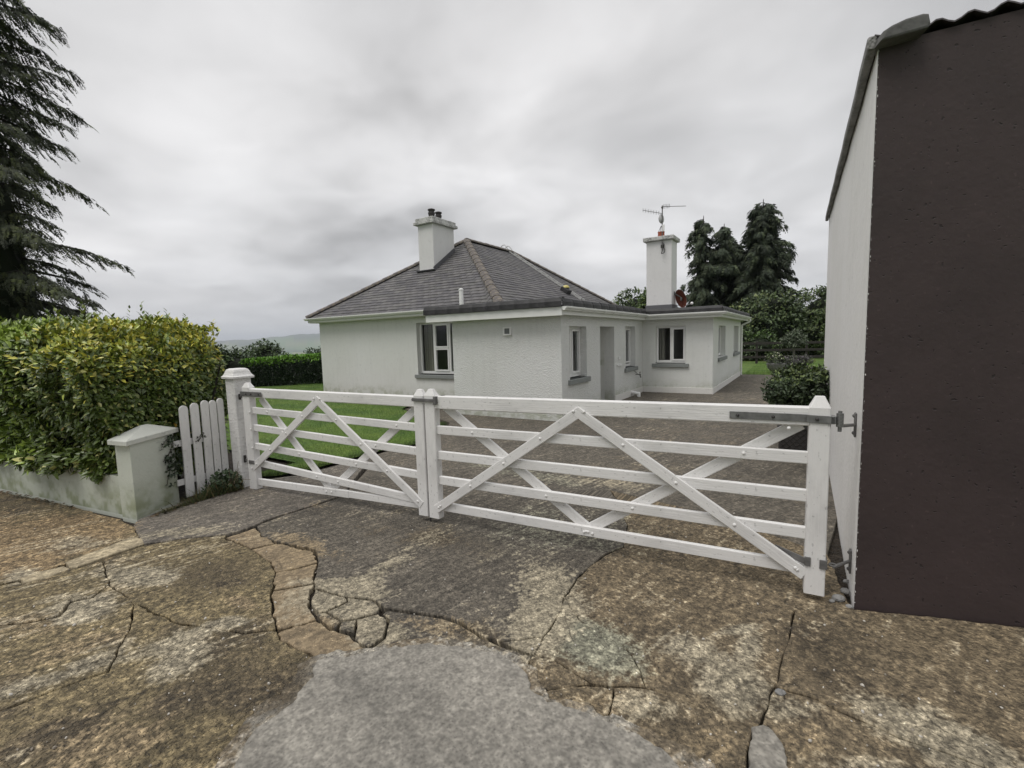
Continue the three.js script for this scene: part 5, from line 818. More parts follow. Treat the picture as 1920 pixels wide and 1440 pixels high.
// ---- the great hedge over the low wall
{
  const r = rng(4242), org = PF.clone(), back = V(-0.14, 0, -0.99).normalize(), W = (u, y, d) => org.clone().addScaledVector(WD, u).addScaledVector(back, d).setY(y);
  const top = (u) => 1.94 + 0.16 * fbm(u * 0.9, 3, 3) + 0.3 * (fbm(u * 4, 9, 3) - 0.5) - 0.55 * sm(0.9, 0.1, u) * 0.8;
  const u0 = (d) => 0.36 + 0.1 * Math.sin(d * 2) + 0.5 * Math.max(0, d - 0.95), UM = 10.6, DB = 1.6;
  const front = (u, y) => 0.34 - 0.62 * Math.sin(clamp((y - 0.45) / 1.7) * Math.PI * 0.62) * (0.75 + 0.5 * fbm(u * 1.3, y * 1.5, 3)) + 0.42 * sm(1.55, 2.1, y) - 0.12 * sm(0.95, 0.5, y) * sm(0.25, 0.9, u) - 0.2 * sm(0.75, 0.45, y);
  const list = [], put = (p, n, k, u, y) => {
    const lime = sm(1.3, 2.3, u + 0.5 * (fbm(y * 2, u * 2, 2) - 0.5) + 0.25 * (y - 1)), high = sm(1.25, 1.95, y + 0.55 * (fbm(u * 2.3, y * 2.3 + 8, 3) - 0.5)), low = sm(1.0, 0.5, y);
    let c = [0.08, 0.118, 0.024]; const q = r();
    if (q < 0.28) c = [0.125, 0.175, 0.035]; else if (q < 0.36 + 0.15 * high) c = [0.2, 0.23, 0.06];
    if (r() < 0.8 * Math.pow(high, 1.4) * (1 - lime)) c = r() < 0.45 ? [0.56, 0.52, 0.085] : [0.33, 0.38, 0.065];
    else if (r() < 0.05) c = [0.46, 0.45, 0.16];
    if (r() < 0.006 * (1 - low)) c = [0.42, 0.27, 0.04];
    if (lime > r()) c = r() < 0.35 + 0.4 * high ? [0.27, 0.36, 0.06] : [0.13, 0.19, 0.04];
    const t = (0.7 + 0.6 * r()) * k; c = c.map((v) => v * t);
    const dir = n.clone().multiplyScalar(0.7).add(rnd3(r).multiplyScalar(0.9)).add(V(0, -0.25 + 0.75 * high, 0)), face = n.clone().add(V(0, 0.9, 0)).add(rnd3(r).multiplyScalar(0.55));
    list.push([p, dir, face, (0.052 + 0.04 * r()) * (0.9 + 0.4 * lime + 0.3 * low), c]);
  };
  const fN = WD.clone().multiplyScalar(0).addScaledVector(back, -1);
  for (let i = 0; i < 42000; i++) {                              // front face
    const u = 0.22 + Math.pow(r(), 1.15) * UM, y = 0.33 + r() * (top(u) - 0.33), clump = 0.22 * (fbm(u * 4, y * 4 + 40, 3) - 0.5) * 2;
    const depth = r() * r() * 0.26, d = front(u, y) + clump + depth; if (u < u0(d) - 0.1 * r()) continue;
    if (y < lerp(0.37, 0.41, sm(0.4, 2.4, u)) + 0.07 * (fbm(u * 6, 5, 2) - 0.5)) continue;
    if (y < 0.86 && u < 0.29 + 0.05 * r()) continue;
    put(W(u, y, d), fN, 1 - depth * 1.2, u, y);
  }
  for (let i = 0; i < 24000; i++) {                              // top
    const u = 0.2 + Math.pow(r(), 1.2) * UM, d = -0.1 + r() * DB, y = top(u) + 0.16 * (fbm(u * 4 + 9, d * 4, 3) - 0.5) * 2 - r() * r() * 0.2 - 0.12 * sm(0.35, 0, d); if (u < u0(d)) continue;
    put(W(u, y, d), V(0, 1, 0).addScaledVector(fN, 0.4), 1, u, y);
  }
  for (let i = 0; i < 13000; i++) {                               // rounded end behind the pickets
    const d = -0.1 + r() * DB, y = 0.25 + r() * (top(0.6 + r()) - 0.3), bul = 0.2 * Math.sin(clamp((y - 0.3) / 1.7) * Math.PI), u = u0(d) - bul * 0.6 + r() * r() * 0.3 + 0.1 * fbm(d * 5, y * 5, 3) + (d < 0.15 && y < 0.9 ? 0.35 : 0) + (y < 0.85 ? 0.1 : 0) + 0.25 * sm(1.5, 2, y);
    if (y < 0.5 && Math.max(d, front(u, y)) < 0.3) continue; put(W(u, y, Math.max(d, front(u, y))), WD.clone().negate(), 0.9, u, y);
  }
  for (let i = 0; i < 170; i++) {                                 // young shoots standing out of the top
    const big = i < 9, u = big ? 0.5 + r() * 0.9 : 0.4 + r() * 6.5, d = 0.0 + r() * 1.2, b = W(u, top(u) - 0.05, d), h = (big ? 0.2 : 0.1) + r() * 0.14, lean = V((r() - 0.5) * 0.4, 1, (r() - 0.5) * 0.4);
    for (let k = 0; k < 7; k++) { const t = k / 7, p = b.clone().addScaledVector(lean, h * t), a = r() * 6.28; list.push([p, V(Math.cos(a), 0.8 + t, Math.sin(a)), V(0, 1, 0).add(rnd3(r).multiplyScalar(0.4)), 0.05 + 0.03 * r(), r() < 0.5 ? [0.16, 0.2, 0.04] : [0.1, 0.15, 0.03]]); }
  }
  const t = tag(new THREE.Group(), 'tall variegated hedge of green and yellow leaves overhanging the low garden wall', 'hedge'); t.name = nm('hedge'); scene.add(t);
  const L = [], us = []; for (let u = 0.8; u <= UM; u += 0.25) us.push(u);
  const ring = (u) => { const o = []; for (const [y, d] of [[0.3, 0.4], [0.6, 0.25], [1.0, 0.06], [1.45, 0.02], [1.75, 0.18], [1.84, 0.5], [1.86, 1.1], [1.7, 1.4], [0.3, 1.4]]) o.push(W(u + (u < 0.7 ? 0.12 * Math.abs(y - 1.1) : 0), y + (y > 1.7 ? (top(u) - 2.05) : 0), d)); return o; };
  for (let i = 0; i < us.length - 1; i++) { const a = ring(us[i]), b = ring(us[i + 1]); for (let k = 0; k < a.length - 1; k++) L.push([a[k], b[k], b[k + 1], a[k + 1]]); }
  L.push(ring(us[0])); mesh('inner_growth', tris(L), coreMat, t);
  scatter('foliage', leafS, leafGloss, list, t);
  const st = []; for (let i = 0; i < 24; i++) { const u = 0.5 + i * 0.42, b = W(u, 0.0, 0.5 + r() * 0.8); st.push(limbTube([b, b.clone().add(V((r() - 0.5) * 0.3, 0.7, (r() - 0.5) * 0.3)), b.clone().add(V((r() - 0.5) * 0.6, 1.5, (r() - 0.5) * 0.6))], 0.025, 0.008, 5)); } mesh('stem', st, barkMat, t);
}
// ---- ivy on the pillar, weeds and grass below the pickets
{
  const r = rng(616), list = [], t = tag(new THREE.Group(), 'small dark ivy trailing over the wall pillar edge beside the pickets', 'ivy'); t.name = nm('ivy'); scene.add(t);
  const pn = V(PB.z - PF.z, 0, PF.x - PB.x).normalize(); if (pn.x < 0) pn.negate();
  const vines = [[[0.62, 0.77], [0.56, 0.62], [0.5, 0.52], [0.52, 0.4], [0.47, 0.3], [0.44, 0.22]], [[0.63, 0.7], [0.6, 0.55], [0.62, 0.45], [0.58, 0.36], [0.55, 0.3]], [[0.6, 0.76], [0.48, 0.72], [0.42, 0.66]], [[0.58, 0.6], [0.48, 0.54], [0.42, 0.5]], [[0.6, 0.48], [0.5, 0.44], [0.46, 0.36]], [[0.64, 0.62], [0.68, 0.5], [0.66, 0.4]]];
  const at = (u, y, o = 0.012) => PF.clone().lerp(PB, u / 0.63).addScaledVector(pn, o).setY(y), vt = [];
  for (const v of vines) {
    const c = new THREE.CatmullRomCurve3(v.map(([u, y]) => at(u, y))); vt.push(boxUV(new THREE.TubeGeometry(c, 14, 0.003, 4)));
    for (let i = 0; i < 42; i++) { const p = c.getPoint(Math.pow(r(), 0.9)).add(rnd3(r).multiplyScalar(0.035)).addScaledVector(pn, 0.015 + 0.03 * r()), k = 0.6 + 0.8 * r(); list.push([p, V(0, -0.6, 0).add(rnd3(r)), pn.clone().add(rnd3(r).multiplyScalar(0.7)), 0.026 + 0.02 * r(), [0.02 * k, 0.034 * k, 0.014 * k]]); }
  }
  mesh('stem', vt, twigMat, t); scatter('leaves', leafR, leafMat, list, t);
  const sp = [], s2 = tag(new THREE.Group(), 'thin sprig of dark leaves poking out between the pickets', 'ivy sprig'); s2.name = nm('ivy_sprig'); scene.add(s2);
  const sa = V(-6.105, 0.62, -2.62), sb = V(-6.05, 0.735, -2.73); mesh('stem', tube([sa, sa.clone().lerp(sb, 0.5).add(V(0.03, 0, 0)), sb], 0.003), twigMat, s2);
  for (let i = 0; i < 34; i++) { const p = sa.clone().lerp(sb, r()).add(rnd3(r).multiplyScalar(0.022)).add(V(0.02, 0, 0)); sp.push([p, rnd3(r).add(V(0.3, 0.3, 0)), V(1, 0.5, 0.2).add(rnd3(r).multiplyScalar(0.5)), 0.02 + 0.014 * r(), [0.03, 0.035, 0.02]]); } scatter('leaves', leafS, leafMat, sp, s2);
}
const blade = tris([[V(-0.02, 0, 0), V(0.02, 0, 0), V(0.012, 0.5, -0.05)], [V(-0.02, 0, 0), V(0.012, 0.5, -0.05), V(-0.012, 0.5, -0.05)], [V(-0.012, 0.5, -0.05), V(0.012, 0.5, -0.05), V(0, 1, -0.25)]]);
{
  const r = rng(717), gl = [], wl = [], P = (t) => [gp(288, 972), gp(330, 956), gp(365, 944), gp(400, 933), gp(430, 925), gp(458, 917)].reduce((a, p, i, A) => { const k = t * (A.length - 1); return i === Math.floor(k) ? p.clone().lerp(A[Math.min(A.length - 1, i + 1)], k - i) : a; }, null) ?? gp(455, 908);
  for (let i = 0; i < 1500; i++) {
    const t = 0.06 + 0.9 * r(), p = P(t * 0.999).add(V(0.03 - 0.07 * r(), 0.015, 0.0)).add(V((r() - 0.5) * 0.06, 0, (r() - 0.5) * 0.06)), tall = (0.05 + 0.16 * r() * r()) * (0.35 + sm(0.15, 0.6, t)), k = 0.6 + 0.8 * r(), dry = r() < 0.3;
    gl.push([p, V((r() - 0.35) * 1.3, 1, (r() - 0.3) * 1.3), rnd3(r), tall, dry ? [0.17 * k, 0.13 * k, 0.06 * k] : [0.06 * k, 0.085 * k, 0.025 * k]]);
  }
  for (let i = 0; i < 14; i++) gl.push([P(0.1 + 0.3 * r()).add(V(-0.03, 0.02, 0)), V(-0.2 + r() * 0.9, 0.45, 0.3 + r()), V(0, 1, 0), 0.2 + 0.12 * r(), [0.13, 0.13, 0.05]]);
  const g = tag(new THREE.Group(), 'tufts of grass along the foot of the white pickets', 'grass tufts'); g.name = nm('grass_tufts'); g.userData.kind = 'stuff'; scene.add(g); scatter('grass_blades', blade, grassMat, gl, g);
  for (let i = 0; i < 620; i++) {
    const b = i % 5, t = [0.62, 0.7, 0.78, 0.84, 0.9][b], c = P(t).add(V(-0.06, [0.07, 0.12, 0.15, 0.13, 0.09][b], 0)), e = rnd3(r).multiplyScalar(Math.cbrt(r()) * [0.09, 0.12, 0.14, 0.13, 0.1][b]), k = 0.6 + 0.8 * r();
    wl.push([c.add(V(e.x, Math.max(-0.1, e.y), e.z)), rnd3(r).add(V(0.2, 0.3, 0.2)), V(0.6, 0.8, 0.3).add(rnd3(r).multiplyScalar(0.7)), 0.03 + 0.03 * r(), [0.026 * k, 0.047 * k, 0.016 * k]]);
  }
  const w = tag(new THREE.Group(), 'dark bramble weed growing at the foot of the capped white gatepost', 'weed'); w.name = nm('weed'); scene.add(w); scatter('leaves', leafR, leafMat, wl, w);
  const st = []; for (let i = 0; i < 10; i++) { const b = P(0.8 + 0.15 * r()).add(V(-0.04, 0, 0.0)), e = b.clone().add(V(0.12 + 0.25 * r(), 0.12 + 0.28 * r(), (r() - 0.2) * 0.25)); st.push(tube([b, b.clone().lerp(e, 0.5).add(V(0, 0.06, 0)), e], 0.0026)); } mesh('stem', st, mat({ color: lin(0.22, 0.18, 0.12), roughness: 1 }), w);
  const lit = []; for (let i = 0; i < 260; i++) { const s = r(), p = s < 0.45 ? gp(-20 + r() * 270, 922 + r() * 10) : P(r()); if (s < 0.45) { const f = (p.x + 5.8) / -2.97; p.z = -1.9 + f * 0.42 + 0.03 + 0.1 * r() * r(); } lit.push([p.setY(0.018).add(V((r() - 0.5) * 0.08, 0, (r() - 0.5) * 0.05)), rnd3(r).setY(0.1), V(0, 1, 0).add(rnd3(r).multiplyScalar(0.5)), 0.025 + 0.025 * r(), r() < 0.5 ? [0.09, 0.06, 0.03] : [0.05, 0.045, 0.025]]); }
  const d = tag(new THREE.Group(), 'brown leaf litter lying along the foot of the garden wall', 'leaf litter'); d.name = nm('leaf_litter'); d.userData.kind = 'stuff'; scene.add(d); scatter('fallen_leaves', leafR, leafMat, lit, d);
  // loose pale grit on the concrete
  const pg = []; for (let i = 0; i < 420; i++) { const q = gp(r() * 1900, 960 + r() * 480); if (q.x > 0.2 && q.z < -3.4) continue; pg.push([q.setY(0.008), rnd3(r), rnd3(r), 0.004 + 0.008 * r() * r(), r() < 0.5 ? [0.5, 0.47, 0.42] : [0.25, 0.22, 0.18]]); }
  const pgm = scatter('pebbles', boxUV(new THREE.IcosahedronGeometry(1, 0).scale(1, 0.6, 0.8)), mat({ color: 0xffffff, roughness: 0.9 }), pg); tag(pgm, 'tiny pale stones scattered over the old concrete', 'pebbles', null, 'stuff');
}
// ---- lawn blades
{
  const r = rng(818), list = [], inside = (x, z) => { let c = false; for (let i = 0, j = LAWN.length - 1; i < LAWN.length; j = i++) { const [xi, zi] = LAWN[i], [xj, zj] = LAWN[j]; if ((zi > z) !== (zj > z) && x < (xj - xi) * (z - zi) / (zj - zi) + xi) c = !c; } return c; };
  while (list.length < 60000) {
    const a = Math.pow(r(), 1.4), x = -5.6 - a * 13, z = -3.3 - r() * (3 + a * 10); if (!inside(x, z)) continue;
    const k = 0.6 + 0.7 * r() * (0.7 + 0.6 * fbm(x * 1.5, z * 1.5, 3)), d = Math.hypot(x, z), y = r() < 0.06; list.push([V(x, 0, z), V((r() - 0.5) * 0.9, 1, (r() - 0.5) * 0.9), rnd3(r), (0.028 + 0.03 * r()) * (0.7 + d / 14), y ? [0.19 * k, 0.24 * k, 0.06 * k] : [0.13 * k, 0.235 * k, 0.038 * k]]);
  }
  for (let i = 0; i < 2500; i++) { const t = r(), k = Math.floor(t * 8), a = LAWN[k], b = LAWN[k + 1], x = lerp(a[0], b[0], t * 8 - k), z = lerp(a[1], b[1], t * 8 - k); list.push([V(x + (r() - 0.7) * 0.12, 0, z + (r() - 0.5) * 0.1), V((r() - 0.2) * 1.6, 1, (r() - 0.5) * 1.2), rnd3(r), 0.06 + 0.05 * r(), [0.05, 0.085, 0.022]]); }
  for (let i = 0; i < 9000; i++) { const x = -2.15 + r() * 2.7, z = -21.75 - Math.pow(r(), 1.3) * 12, k = 0.7 + 0.6 * r(); list.push([V(x, 0, z), V((r() - 0.5) * 0.8, 1, (r() - 0.5) * 0.8), rnd3(r), 0.07 + 0.07 * r(), z < -29.5 ? [0.17 * k, 0.19 * k, 0.06 * k] : [0.12 * k, 0.22 * k, 0.03 * k]]); }
  tag(scatter('lawn_grass', blade, grassMat, list), 'short bright green grass blades of the lawns', 'grass', null, 'stuff');
}
// ---- clipped hedge beyond the lawn
{
  const r = rng(919), A = V(-20.4, 0, -10.85), B = V(-15.6, 0, -15.3), d = B.clone().sub(A), Ln = d.length(), u = d.clone().normalize(), n = V(u.z, 0, -u.x); if (n.x < 0) n.negate();
  const t = tag(new THREE.Group(), 'low clipped laurel hedge with bright new growth on top beyond the lawn', 'hedge'); t.name = nm('hedge'); scene.add(t);
  const P = (s, y, w) => A.clone().addScaledVector(u, s).addScaledVector(n, -w).setY(y), list = [];
  for (let i = 0; i < 15000; i++) {
    const q = r(), s = r() * Ln, H = 1.06 + 0.05 * s + 0.07 * fbm(s * 3, 2, 3); let p, nn;
    if (q < 0.6) { p = P(s, 0.05 + r() * (H - 0.05), r() * r() * 0.25 + 0.06 * fbm(s * 6, r() * 3, 2)); nn = n.clone(); }
    else if (q < 0.92) { p = P(s, H - r() * r() * 0.12 + 0.06 * fbm(s * 7, q * 30, 2), r() * 1.2); nn = V(0, 1, 0); }
    else { p = P(r() * r() * 0.25, 0.05 + r() * 1.0, r() * 1.2); nn = u.clone().negate(); }
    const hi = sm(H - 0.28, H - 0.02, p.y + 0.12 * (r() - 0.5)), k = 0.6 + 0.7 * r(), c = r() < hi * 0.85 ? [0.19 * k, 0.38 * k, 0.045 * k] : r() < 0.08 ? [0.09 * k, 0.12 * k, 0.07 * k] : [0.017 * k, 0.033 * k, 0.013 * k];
    list.push([p, nn.clone().add(rnd3(r)).add(V(0, 0.3 * hi, 0)), nn.clone().add(rnd3(r).multiplyScalar(0.7)), 0.09 + 0.06 * r(), c]);
  }
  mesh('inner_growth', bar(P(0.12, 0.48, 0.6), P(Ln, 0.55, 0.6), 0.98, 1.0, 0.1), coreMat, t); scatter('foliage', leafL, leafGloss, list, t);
}
// ---- shrubs on the slope beyond the clipped hedge
const dirAt = (px, dist) => { const d = ray(px, 700); const k = dist / Math.hypot(d.x, d.z); return V(d.x * k, 0, d.z * k); };
const GRN = [[0.05, 0.085, 0.022], [0.038, 0.07, 0.02], [0.066, 0.1, 0.028], [0.03, 0.052, 0.018]];
{
  let p = dirAt(447, 25.5); bush('shrub', 'dark loose shrub between the tall hedge and the clipped laurel', 'shrub', [p.x, -0.2, p.z], [[0, 0.8, 0, 1.0, 1.0, 1.0, 1800], [0.6, 0.4, -0.4, 0.8, 0.8, 0.8, 900], [-0.5, 1.2, 0.3, 0.6, 0.7, 0.6, 700]], { seed: 31, leaf: 0.15, pal: GRN, clump: 0.25 });
  p = dirAt(500, 31); bush('shrub', 'broad green shrub rising behind the low clipped laurel hedge', 'shrub', [p.x, -0.5, p.z], [[0, 1.2, 0, 1.3, 1.05, 1.2, 2200], [0.9, 0.7, -0.9, 1.0, 0.9, 1.0, 1200], [-0.9, 0.7, 0.9, 1.0, 0.9, 1.0, 1200], [0.1, 2.0, 0.0, 0.5, 0.45, 0.5, 500]], { seed: 32, leaf: 0.17, pal: GRN, clump: 0.3 });
  p = dirAt(596, 34); bush('shrub', 'small leafy shrub half hidden by the bungalow corner', 'shrub', [p.x, -0.6, p.z], [[0, 1.2, 0, 0.8, 0.95, 0.8, 1200]], { seed: 33, leaf: 0.16, pal: GRN });
  p = dirAt(545, 75); bush('far_trees', 'faint line of trees on the slope far below the garden', 'trees', [p.x, -4.9, p.z], [[-7, 1.2, 8, 5, 2.4, 5, 1500], [0, 1.4, 0, 5, 2.6, 4, 1500], [4, 1.2, -8, 5, 2.4, 5, 1500]], { seed: 34, leaf: 0.5, pal: [[0.05, 0.08, 0.03], [0.04, 0.066, 0.028]], clump: 0.7 });
}
// ---- conifers
function conifer(name, label, pos, o) {
  const t = thing(name, label, 'conifer', pos, o.turn ?? 0), r = rng(o.seed), H = o.h, list = [], limbs = [];
  for (const [ox, oz, hh, base] of o.leaders ?? [[0, 0, H, 0]]) limbs.push(limbTube([V(0, -0.1, 0), V(ox * 0.3, Math.max(base, H * 0.3), oz * 0.3), V(ox, hh * 0.8, oz), V(ox * 1.05, hh, oz * 1.05)], o.trunk, 0.02, 8));
  mesh('trunk', limbs, barkMat, t); const br = [], geo = o.geo;
  for (let i = 0; i < o.limbs; i++) {
    const ld = (o.leaders ?? [[0, 0, H, 0]]); const [ox, oz, hh, hb] = ld[Math.floor(r() * ld.length * 0.999)];
    const f = Math.pow(i / o.limbs, 0.85), y0 = Math.max(hb, lerp(o.y0, hh * 0.985, f)), az = i * 2.399 + r() * 0.9, rel = y0 / hh, R = o.reach(rel) * (0.6 + 0.65 * r()) * (o.short && i % 4 === 1 ? 0.45 : 1) * (hb ? 0.75 : 1);
    const bx0 = V(ox * Math.min(1, y0 / (hh * 0.8)), y0, oz * Math.min(1, y0 / (hh * 0.8))), dir = V(Math.cos(az), 0, Math.sin(az)), up = o.rise * (1 - rel * 0.2), dr = o.droop * (1.15 - rel * 0.5), at = (s) => bx0.clone().addScaledVector(dir, R * s).add(V(0, R * (up * s - dr * s * s), 0));
    br.push(limbTube([at(0), at(0.35), at(0.7), at(1)], o.limbR * (1 - 0.8 * rel) + 0.012, 0.006, 5));
    const side = V(-dir.z, 0, dir.x), n = Math.max(4, Math.round(R / o.gap)), tone = 0.7 + 0.55 * r();
    for (let k = 0; k < n; k++) {
      const s = (k + 0.6 * r()) / n; if (s < o.bare * (1 - rel)) continue;
      for (const sg of [-1, 1]) {
        const bl = o.twig * (1.05 - s * 0.75) * (0.6 + 0.7 * r()) * (0.5 + 0.5 * Math.min(1, R / 2.5)), tdir = dir.clone().multiplyScalar(0.75 + 0.4 * r()).addScaledVector(side, sg * (0.8 - 0.4 * s)).normalize(), m = Math.max(2, Math.round(bl / o.step));
        for (let j = 0; j < m; j++) {
          const q = j / m * bl, p = at(s).addScaledVector(tdir, q).add(V((r() - 0.5) * 0.06, -o.hang * q * q / Math.max(0.4, bl) + (r() - 0.6) * 0.06, (r() - 0.5) * 0.06)), sd = tdir.clone().add(V(0, -o.hangDir * (0.5 + r()), 0)).add(rnd3(r).multiplyScalar(0.35)), k2 = tone * (0.65 + 0.7 * r()); if (fbm(p.x * o.clumps + o.seed, p.y * o.clumps * 1.6 + p.z * o.clumps * 0.8, 3) < (rel > 0.85 ? 0.2 : 0.365 - 0.1 * (1 - s))) continue; const pal = o.pal[Math.floor(r() * o.pal.length)];
          list.push([p, sd, V(0, 1, 0).add(rnd3(r).multiplyScalar(0.6)), o.size * (0.7 + 0.6 * r()), pal.map((v) => v * k2)]);
        }
      }
    }
  }
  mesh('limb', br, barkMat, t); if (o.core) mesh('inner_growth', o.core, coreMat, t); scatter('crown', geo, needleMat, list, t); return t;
}
{
  const cedar = [[0.04, 0.05, 0.026], [0.05, 0.06, 0.03], [0.032, 0.04, 0.022], [0.075, 0.09, 0.03]];
  const p = dirAt(14, 21.5), core = merge([lumpGeo(0.8, 2.6, 0.8, 0.3, 3, 3).translate(0, 4.4, 0), lumpGeo(0.9, 1.5, 0.9, 0.3, 5, 3).translate(0.2, 1.2, 0)]);
  conifer('conifer', 'great dark conifer with drooping layered boughs behind the tall hedge', [p.x, -0.1, p.z], { seed: 1001, h: 16.5, trunk: 0.42, clumps: 0.9, short: true, limbs: 160, y0: 0.9, reach: (q) => 3.35 * Math.pow(1 - q, 0.55) + 0.25, rise: 0.2, droop: 0.38, limbR: 0.075, gap: 0.2, bare: 0.1, twig: 1.25, step: 0.11, hang: 0.7, hangDir: 0.75, size: 0.27, geo: sprayGeo(1, 0.42, 12, 0.35, 7), pal: cedar, core });
  const spr = [[0.034, 0.048, 0.025], [0.026, 0.038, 0.021], [0.046, 0.06, 0.028]], sg = sprayGeo(1, 0.55, 10, 0.5, 8);
  let q = dirAt(1316, 42); conifer('conifer', 'dark drooping conifer with two tops right of the tall chimney', [q.x, 0, q.z], { clumps: 0.7, seed: 1002, h: 11.2, leaders: [[0, 0, 11.2, 0], [1.5, 0.2, 10.3, 7.2]], trunk: 0.3, limbs: 160, y0: 0.8, reach: (k) => 2.6 * Math.pow(1 - k, 0.55) + 0.3, rise: 0.12, droop: 0.62, limbR: 0.05, gap: 0.2, bare: 0.0, twig: 0.7, step: 0.2, hang: 1.1, hangDir: 1.2, size: 0.55, geo: sg, pal: spr, core: lumpGeo(0.6, 3.0, 0.6, 0.3, 8, 3).translate(0, 4.0, 0) });
  q = dirAt(1424, 42.5); conifer('conifer', 'tallest dark conifer with a leaning tuft on top behind the wing', [q.x, 0, q.z], { clumps: 0.7, seed: 1003, h: 12.0, trunk: 0.3, limbs: 160, y0: 0.8, reach: (k) => 3.5 * Math.pow(1 - k, 0.7) + 0.35, rise: 0.14, droop: 0.5, limbR: 0.05, gap: 0.2, bare: 0.0, twig: 0.75, step: 0.2, hang: 0.9, hangDir: 1.0, size: 0.54, geo: sg, pal: spr, core: lumpGeo(0.7, 3.0, 0.7, 0.3, 11, 3).translate(0, 4.0, 0) });
  q = dirAt(1372, 44); conifer('conifer', 'shorter dark conifer standing between the two taller ones', [q.x, 0, q.z], { clumps: 0.7, seed: 1004, h: 9.3, trunk: 0.25, limbs: 170, y0: 0.6, reach: (k) => 2.7 * Math.pow(1 - k, 0.6) + 0.3, rise: 0.12, droop: 0.55, limbR: 0.05, gap: 0.2, bare: 0, twig: 0.75, step: 0.2, hang: 1, hangDir: 1, size: 0.54, geo: sg, pal: spr, core: lumpGeo(0.7, 2.6, 0.7, 0.3, 12, 3).translate(0, 3.2, 0) });
}
// ---- shrubs and trees round the back lawn
{
  const mg = [[0.06, 0.092, 0.03], [0.046, 0.076, 0.026], [0.08, 0.115, 0.036], [0.034, 0.055, 0.02]];
  bush('leafy_tree', 'bright leafy treetop between the slate roof and the tall chimney', 'tree', [...dirAt(1192, 46).toArray()], [[0, 4.4, 0, 2.0, 1.5, 2.0, 2600], [-2.0, 3.6, 0.4, 1.8, 1.2, 1.6, 2000], [1.8, 4.9, 0, 1.3, 1.0, 1.3, 1200]], { seed: 41, leaf: 0.26, pal: [[0.08, 0.13, 0.03], [0.06, 0.1, 0.028], [0.11, 0.15, 0.03]], clump: 0.4, stem: 0.16, core: 0.5 });
  bush('shrub', 'tall rounded shrub with pale top leaves just behind the rail fence', 'shrub', [-2.3, 0, -34.5], [[0, 2.2, 0, 2.2, 1.7, 1.8, 4200], [-1.3, 1.6, 1.2, 1.4, 1.3, 1.2, 2200], [0.6, 3.2, 0.2, 1.4, 1.0, 1.2, 1600]], { seed: 42, leaf: 0.2, pal: mg, clump: 0.34, top: [0.15, 0.18, 0.06], topShare: 0.35, stem: 0.08 });
  bush('shrub', 'wide mid green bush meeting the white side wall of the shed', 'shrub', [1.4, 0, -37], [[0, 2.4, 0, 2.8, 2.2, 2.0, 5200], [-1.5, 1.6, 1.2, 1.6, 1.4, 1.4, 2200], [2.2, 2.6, 0, 2.0, 1.6, 1.6, 2600]], { seed: 43, leaf: 0.2, pal: [[0.072, 0.105, 0.03], [0.054, 0.088, 0.026], [0.095, 0.125, 0.035]], clump: 0.34, stem: 0.08 });
  bush('shrub', 'dark low bush behind the fence beside the wing corner', 'shrub', [-3.9, 0, -32.5], [[0, 1.1, 0, 1.5, 1.1, 1.0, 2600], [1.4, 0.9, 0.3, 1.2, 0.8, 0.8, 1500], [-1.5, 1.4, 0, 1.6, 1.4, 1.0, 1800]], { seed: 44, leaf: 0.18, pal: mg, clump: 0.3, top: [0.09, 0.16, 0.035], topShare: 0.4 });
  bush('hedgerow', 'dark unkempt hedgerow closing off the field behind the fence', 'hedgerow', [-3, 0, -40], [[-6, 1.6, 0, 3.5, 2.2, 1.4, 2600], [0, 1.6, 0, 3.5, 2.2, 1.4, 2600], [5, 1.6, 0, 3.5, 2.2, 1.4, 2600], [10, 1.8, 0, 3.5, 2.4, 1.4, 1800]], { seed: 45, leaf: 0.26, pal: [[0.02, 0.03, 0.014], [0.026, 0.038, 0.016]], clump: 0.4, stems: 8 });
  // rail fence
  const f = thing('rail_fence', 'dark stained post and rail fence across the back lawn', 'fence', [-2.66, 0, -28.6]), FA = V(-9.5, 0, 0.8), FB = V(5.5, 0, -1.7), fp = (s, y) => FA.clone().lerp(FB, s).setY(y), L = FA.distanceTo(FB);
  for (let i = 0; i <= 6; i++) { const s = (i + 0.22) / 6.4; const p = fp(s, 0), k = postGeo(0.12, 0.1, -0.05, 1.22, 0.02); mesh('post', k, fenceWood, f).position.copy(p); }
  for (const y of [1.12, 0.74, 0.36]) for (let i = 0; i < 4; i++) mesh('rail', bar(fp(i / 4, y).add(V(0, 0, 0.07)), fp((i + 0.998) / 4, y).add(V(0, 0, 0.07)), 0.13, 0.04, 0.005), fenceWood, f);
  // bowl planter
  const b = thing('bowl_planter', 'round stone bowl planter of flowers at the end of the driveway', 'planter', [-1.02, 0, -22.6]);
  mesh('bowl', boxUV(new THREE.LatheGeometry([[0, 0], [0.16, 0], [0.17, 0.03], [0.13, 0.07], [0.22, 0.12], [0.31, 0.24], [0.34, 0.36], [0.365, 0.4], [0.345, 0.43], [0.3, 0.4], [0, 0.38]].map((p) => new THREE.Vector2(...p)), 22)), concreteGrey, b);
  crown([[0, 0.5, 0, 0.32, 0.2, 0.32, 900]], { seed: 51, leaf: 0.07, pal: [[0.02, 0.02, 0.02], [0.03, 0.035, 0.02], [0.05, 0.08, 0.025]], clump: 0.1, name: 'plants' }, b);
  { const r = rng(52), fl = []; for (let i = 0; i < 90; i++) { const a = r() * 6.28, q = Math.sqrt(r()) * 0.4; fl.push([V(Math.cos(a) * q, 0.55 + 0.35 * r() * (1 - q), Math.sin(a) * q), rnd3(r).add(V(0, 0.6, 0)), rnd3(r), 0.05 + 0.03 * r(), r() < 0.3 ? [0.55, 0.55, 0.42] : [0.12, 0.17, 0.05]]); } scatter('flowers', leafR, leafMat, fl, b); }
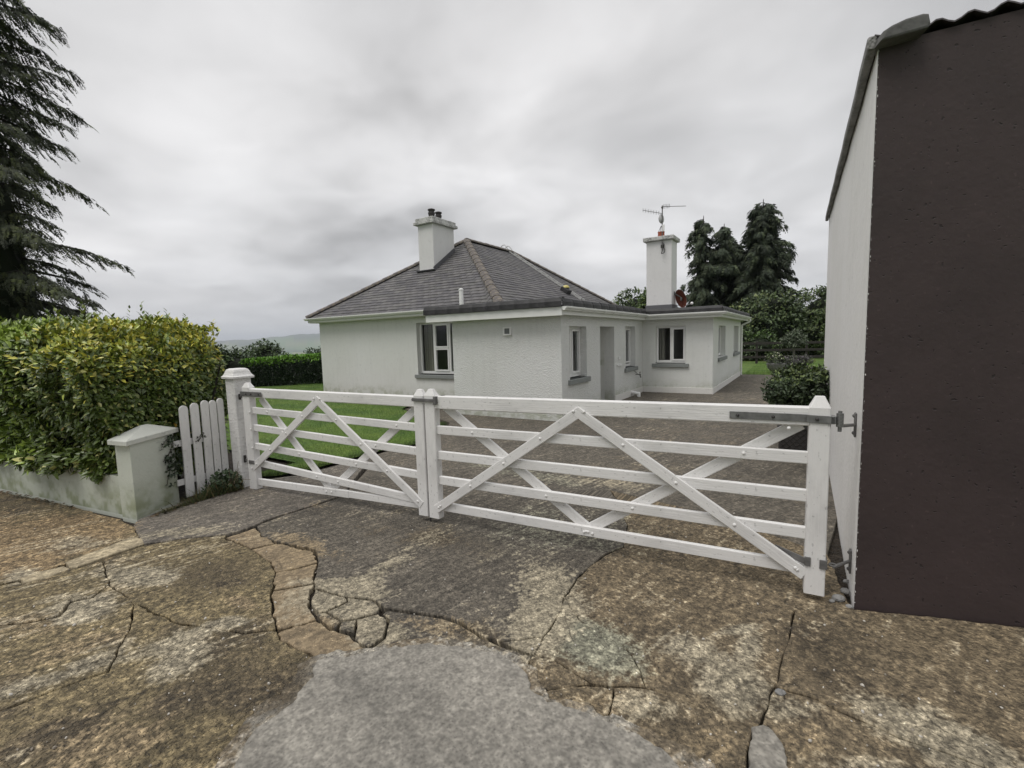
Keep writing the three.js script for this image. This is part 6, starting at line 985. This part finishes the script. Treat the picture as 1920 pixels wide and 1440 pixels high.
  // ball-headed standard and lavender
  const s = thing('standard_tree', 'small ball headed standard tree before the rail fence', 'standard tree', [-0.42, 0, -24.6]); mesh('trunk', limbTube([V(0, -0.05, 0), V(0.02, 0.5, 0), V(-0.01, 1.3, 0)], 0.05, 0.04, 8), mat({ color: lin(0.15, 0.14, 0.12), roughness: 1 }), s);
  crown([[0, 1.36, 0, 0.42, 0.3, 0.42, 1900], [0.05, 1.6, 0, 0.16, 0.2, 0.16, 300]], { seed: 53, leaf: 0.1, pal: [[0.08, 0.105, 0.06], [0.055, 0.08, 0.04], [0.13, 0.15, 0.1]], clump: 0.12 }, s);
  const lv = bush('lavender_bush', 'loose grey green lavender at the foot of the standard tree', 'lavender', [-0.5, 0, -23.6], [[0, 0.28, 0, 0.42, 0.3, 0.3, 1000], [0.4, 0.3, -0.2, 0.35, 0.35, 0.3, 700]], { seed: 54, leaf: 0.1, pal: [[0.1, 0.1, 0.09], [0.07, 0.085, 0.05], [0.12, 0.1, 0.12]], clump: 0.13, lift: 1.2, geo: leafL, stem: 0.015, core: 0.5 });
  // box planter with its round bush by the shed
  const bp = thing('box_planter', 'square dark lattice sided planter beside the white shed wall', 'planter', [-0.02, 0, -7.62]);
  const shell = []; for (const [a, c, w, d] of [[0, 0.225, 0.5, 0.03], [0, -0.225, 0.5, 0.03], [0.24, 0, 0.03, 0.45], [-0.24, 0, 0.03, 0.45]]) shell.push(cbox(w, 0.42, d, 0.004).translate(a, 0.22, c));
  mesh('box', shell, darkIron, bp); mesh('rim', [cbox(0.54, 0.04, 0.05, 0.006).translate(0, 0.44, 0.245), cbox(0.54, 0.04, 0.05, 0.006).translate(0, 0.44, -0.245), cbox(0.05, 0.04, 0.46, 0.006).translate(0.25, 0.44, 0), cbox(0.05, 0.04, 0.46, 0.006).translate(-0.25, 0.44, 0)], darkIron, bp);
  for (let i = -4; i <= 4; i++) for (const sg of [-1, 1]) { const x0 = i * 0.08 - sg * 0.17, x1 = i * 0.08 + sg * 0.17, c0 = clamp((-0.23 - x0) / (x1 - x0)), c1 = clamp((0.23 - x0) / (x1 - x0)), lo = Math.min(c0, c1), hi = Math.max(c0, c1); if (hi - lo > 0.05) mesh('lattice_slat', bar(V(lerp(x0, x1, lo), lerp(0.04, 0.4, lo), 0.246), V(lerp(x0, x1, hi), lerp(0.04, 0.4, hi), 0.246), 0.012, 0.008, 0.002), fenceWood, bp); }
  mesh('earth', cbox(0.44, 0.03, 0.42, 0.002).translate(0, 0.4, 0), soilMat, bp);
  const rb = bush('round_bush', 'clipped round green bush growing in the square dark planter', 'bush', [-0.02, 0.41, -7.62], [[0, 0.53, 0, 0.4, 0.29, 0.4, 5600], [0, 0.3, 0, 0.3, 0.22, 0.3, 1600]], { seed: 55, leaf: 0.055, pal: [[0.034, 0.058, 0.02], [0.026, 0.046, 0.017], [0.045, 0.07, 0.024]], clump: 0.08, top: [0.12, 0.16, 0.05], topShare: 0.55, stem: 0.03, core: 0.75 });
}
renderer.render(scene, camera);
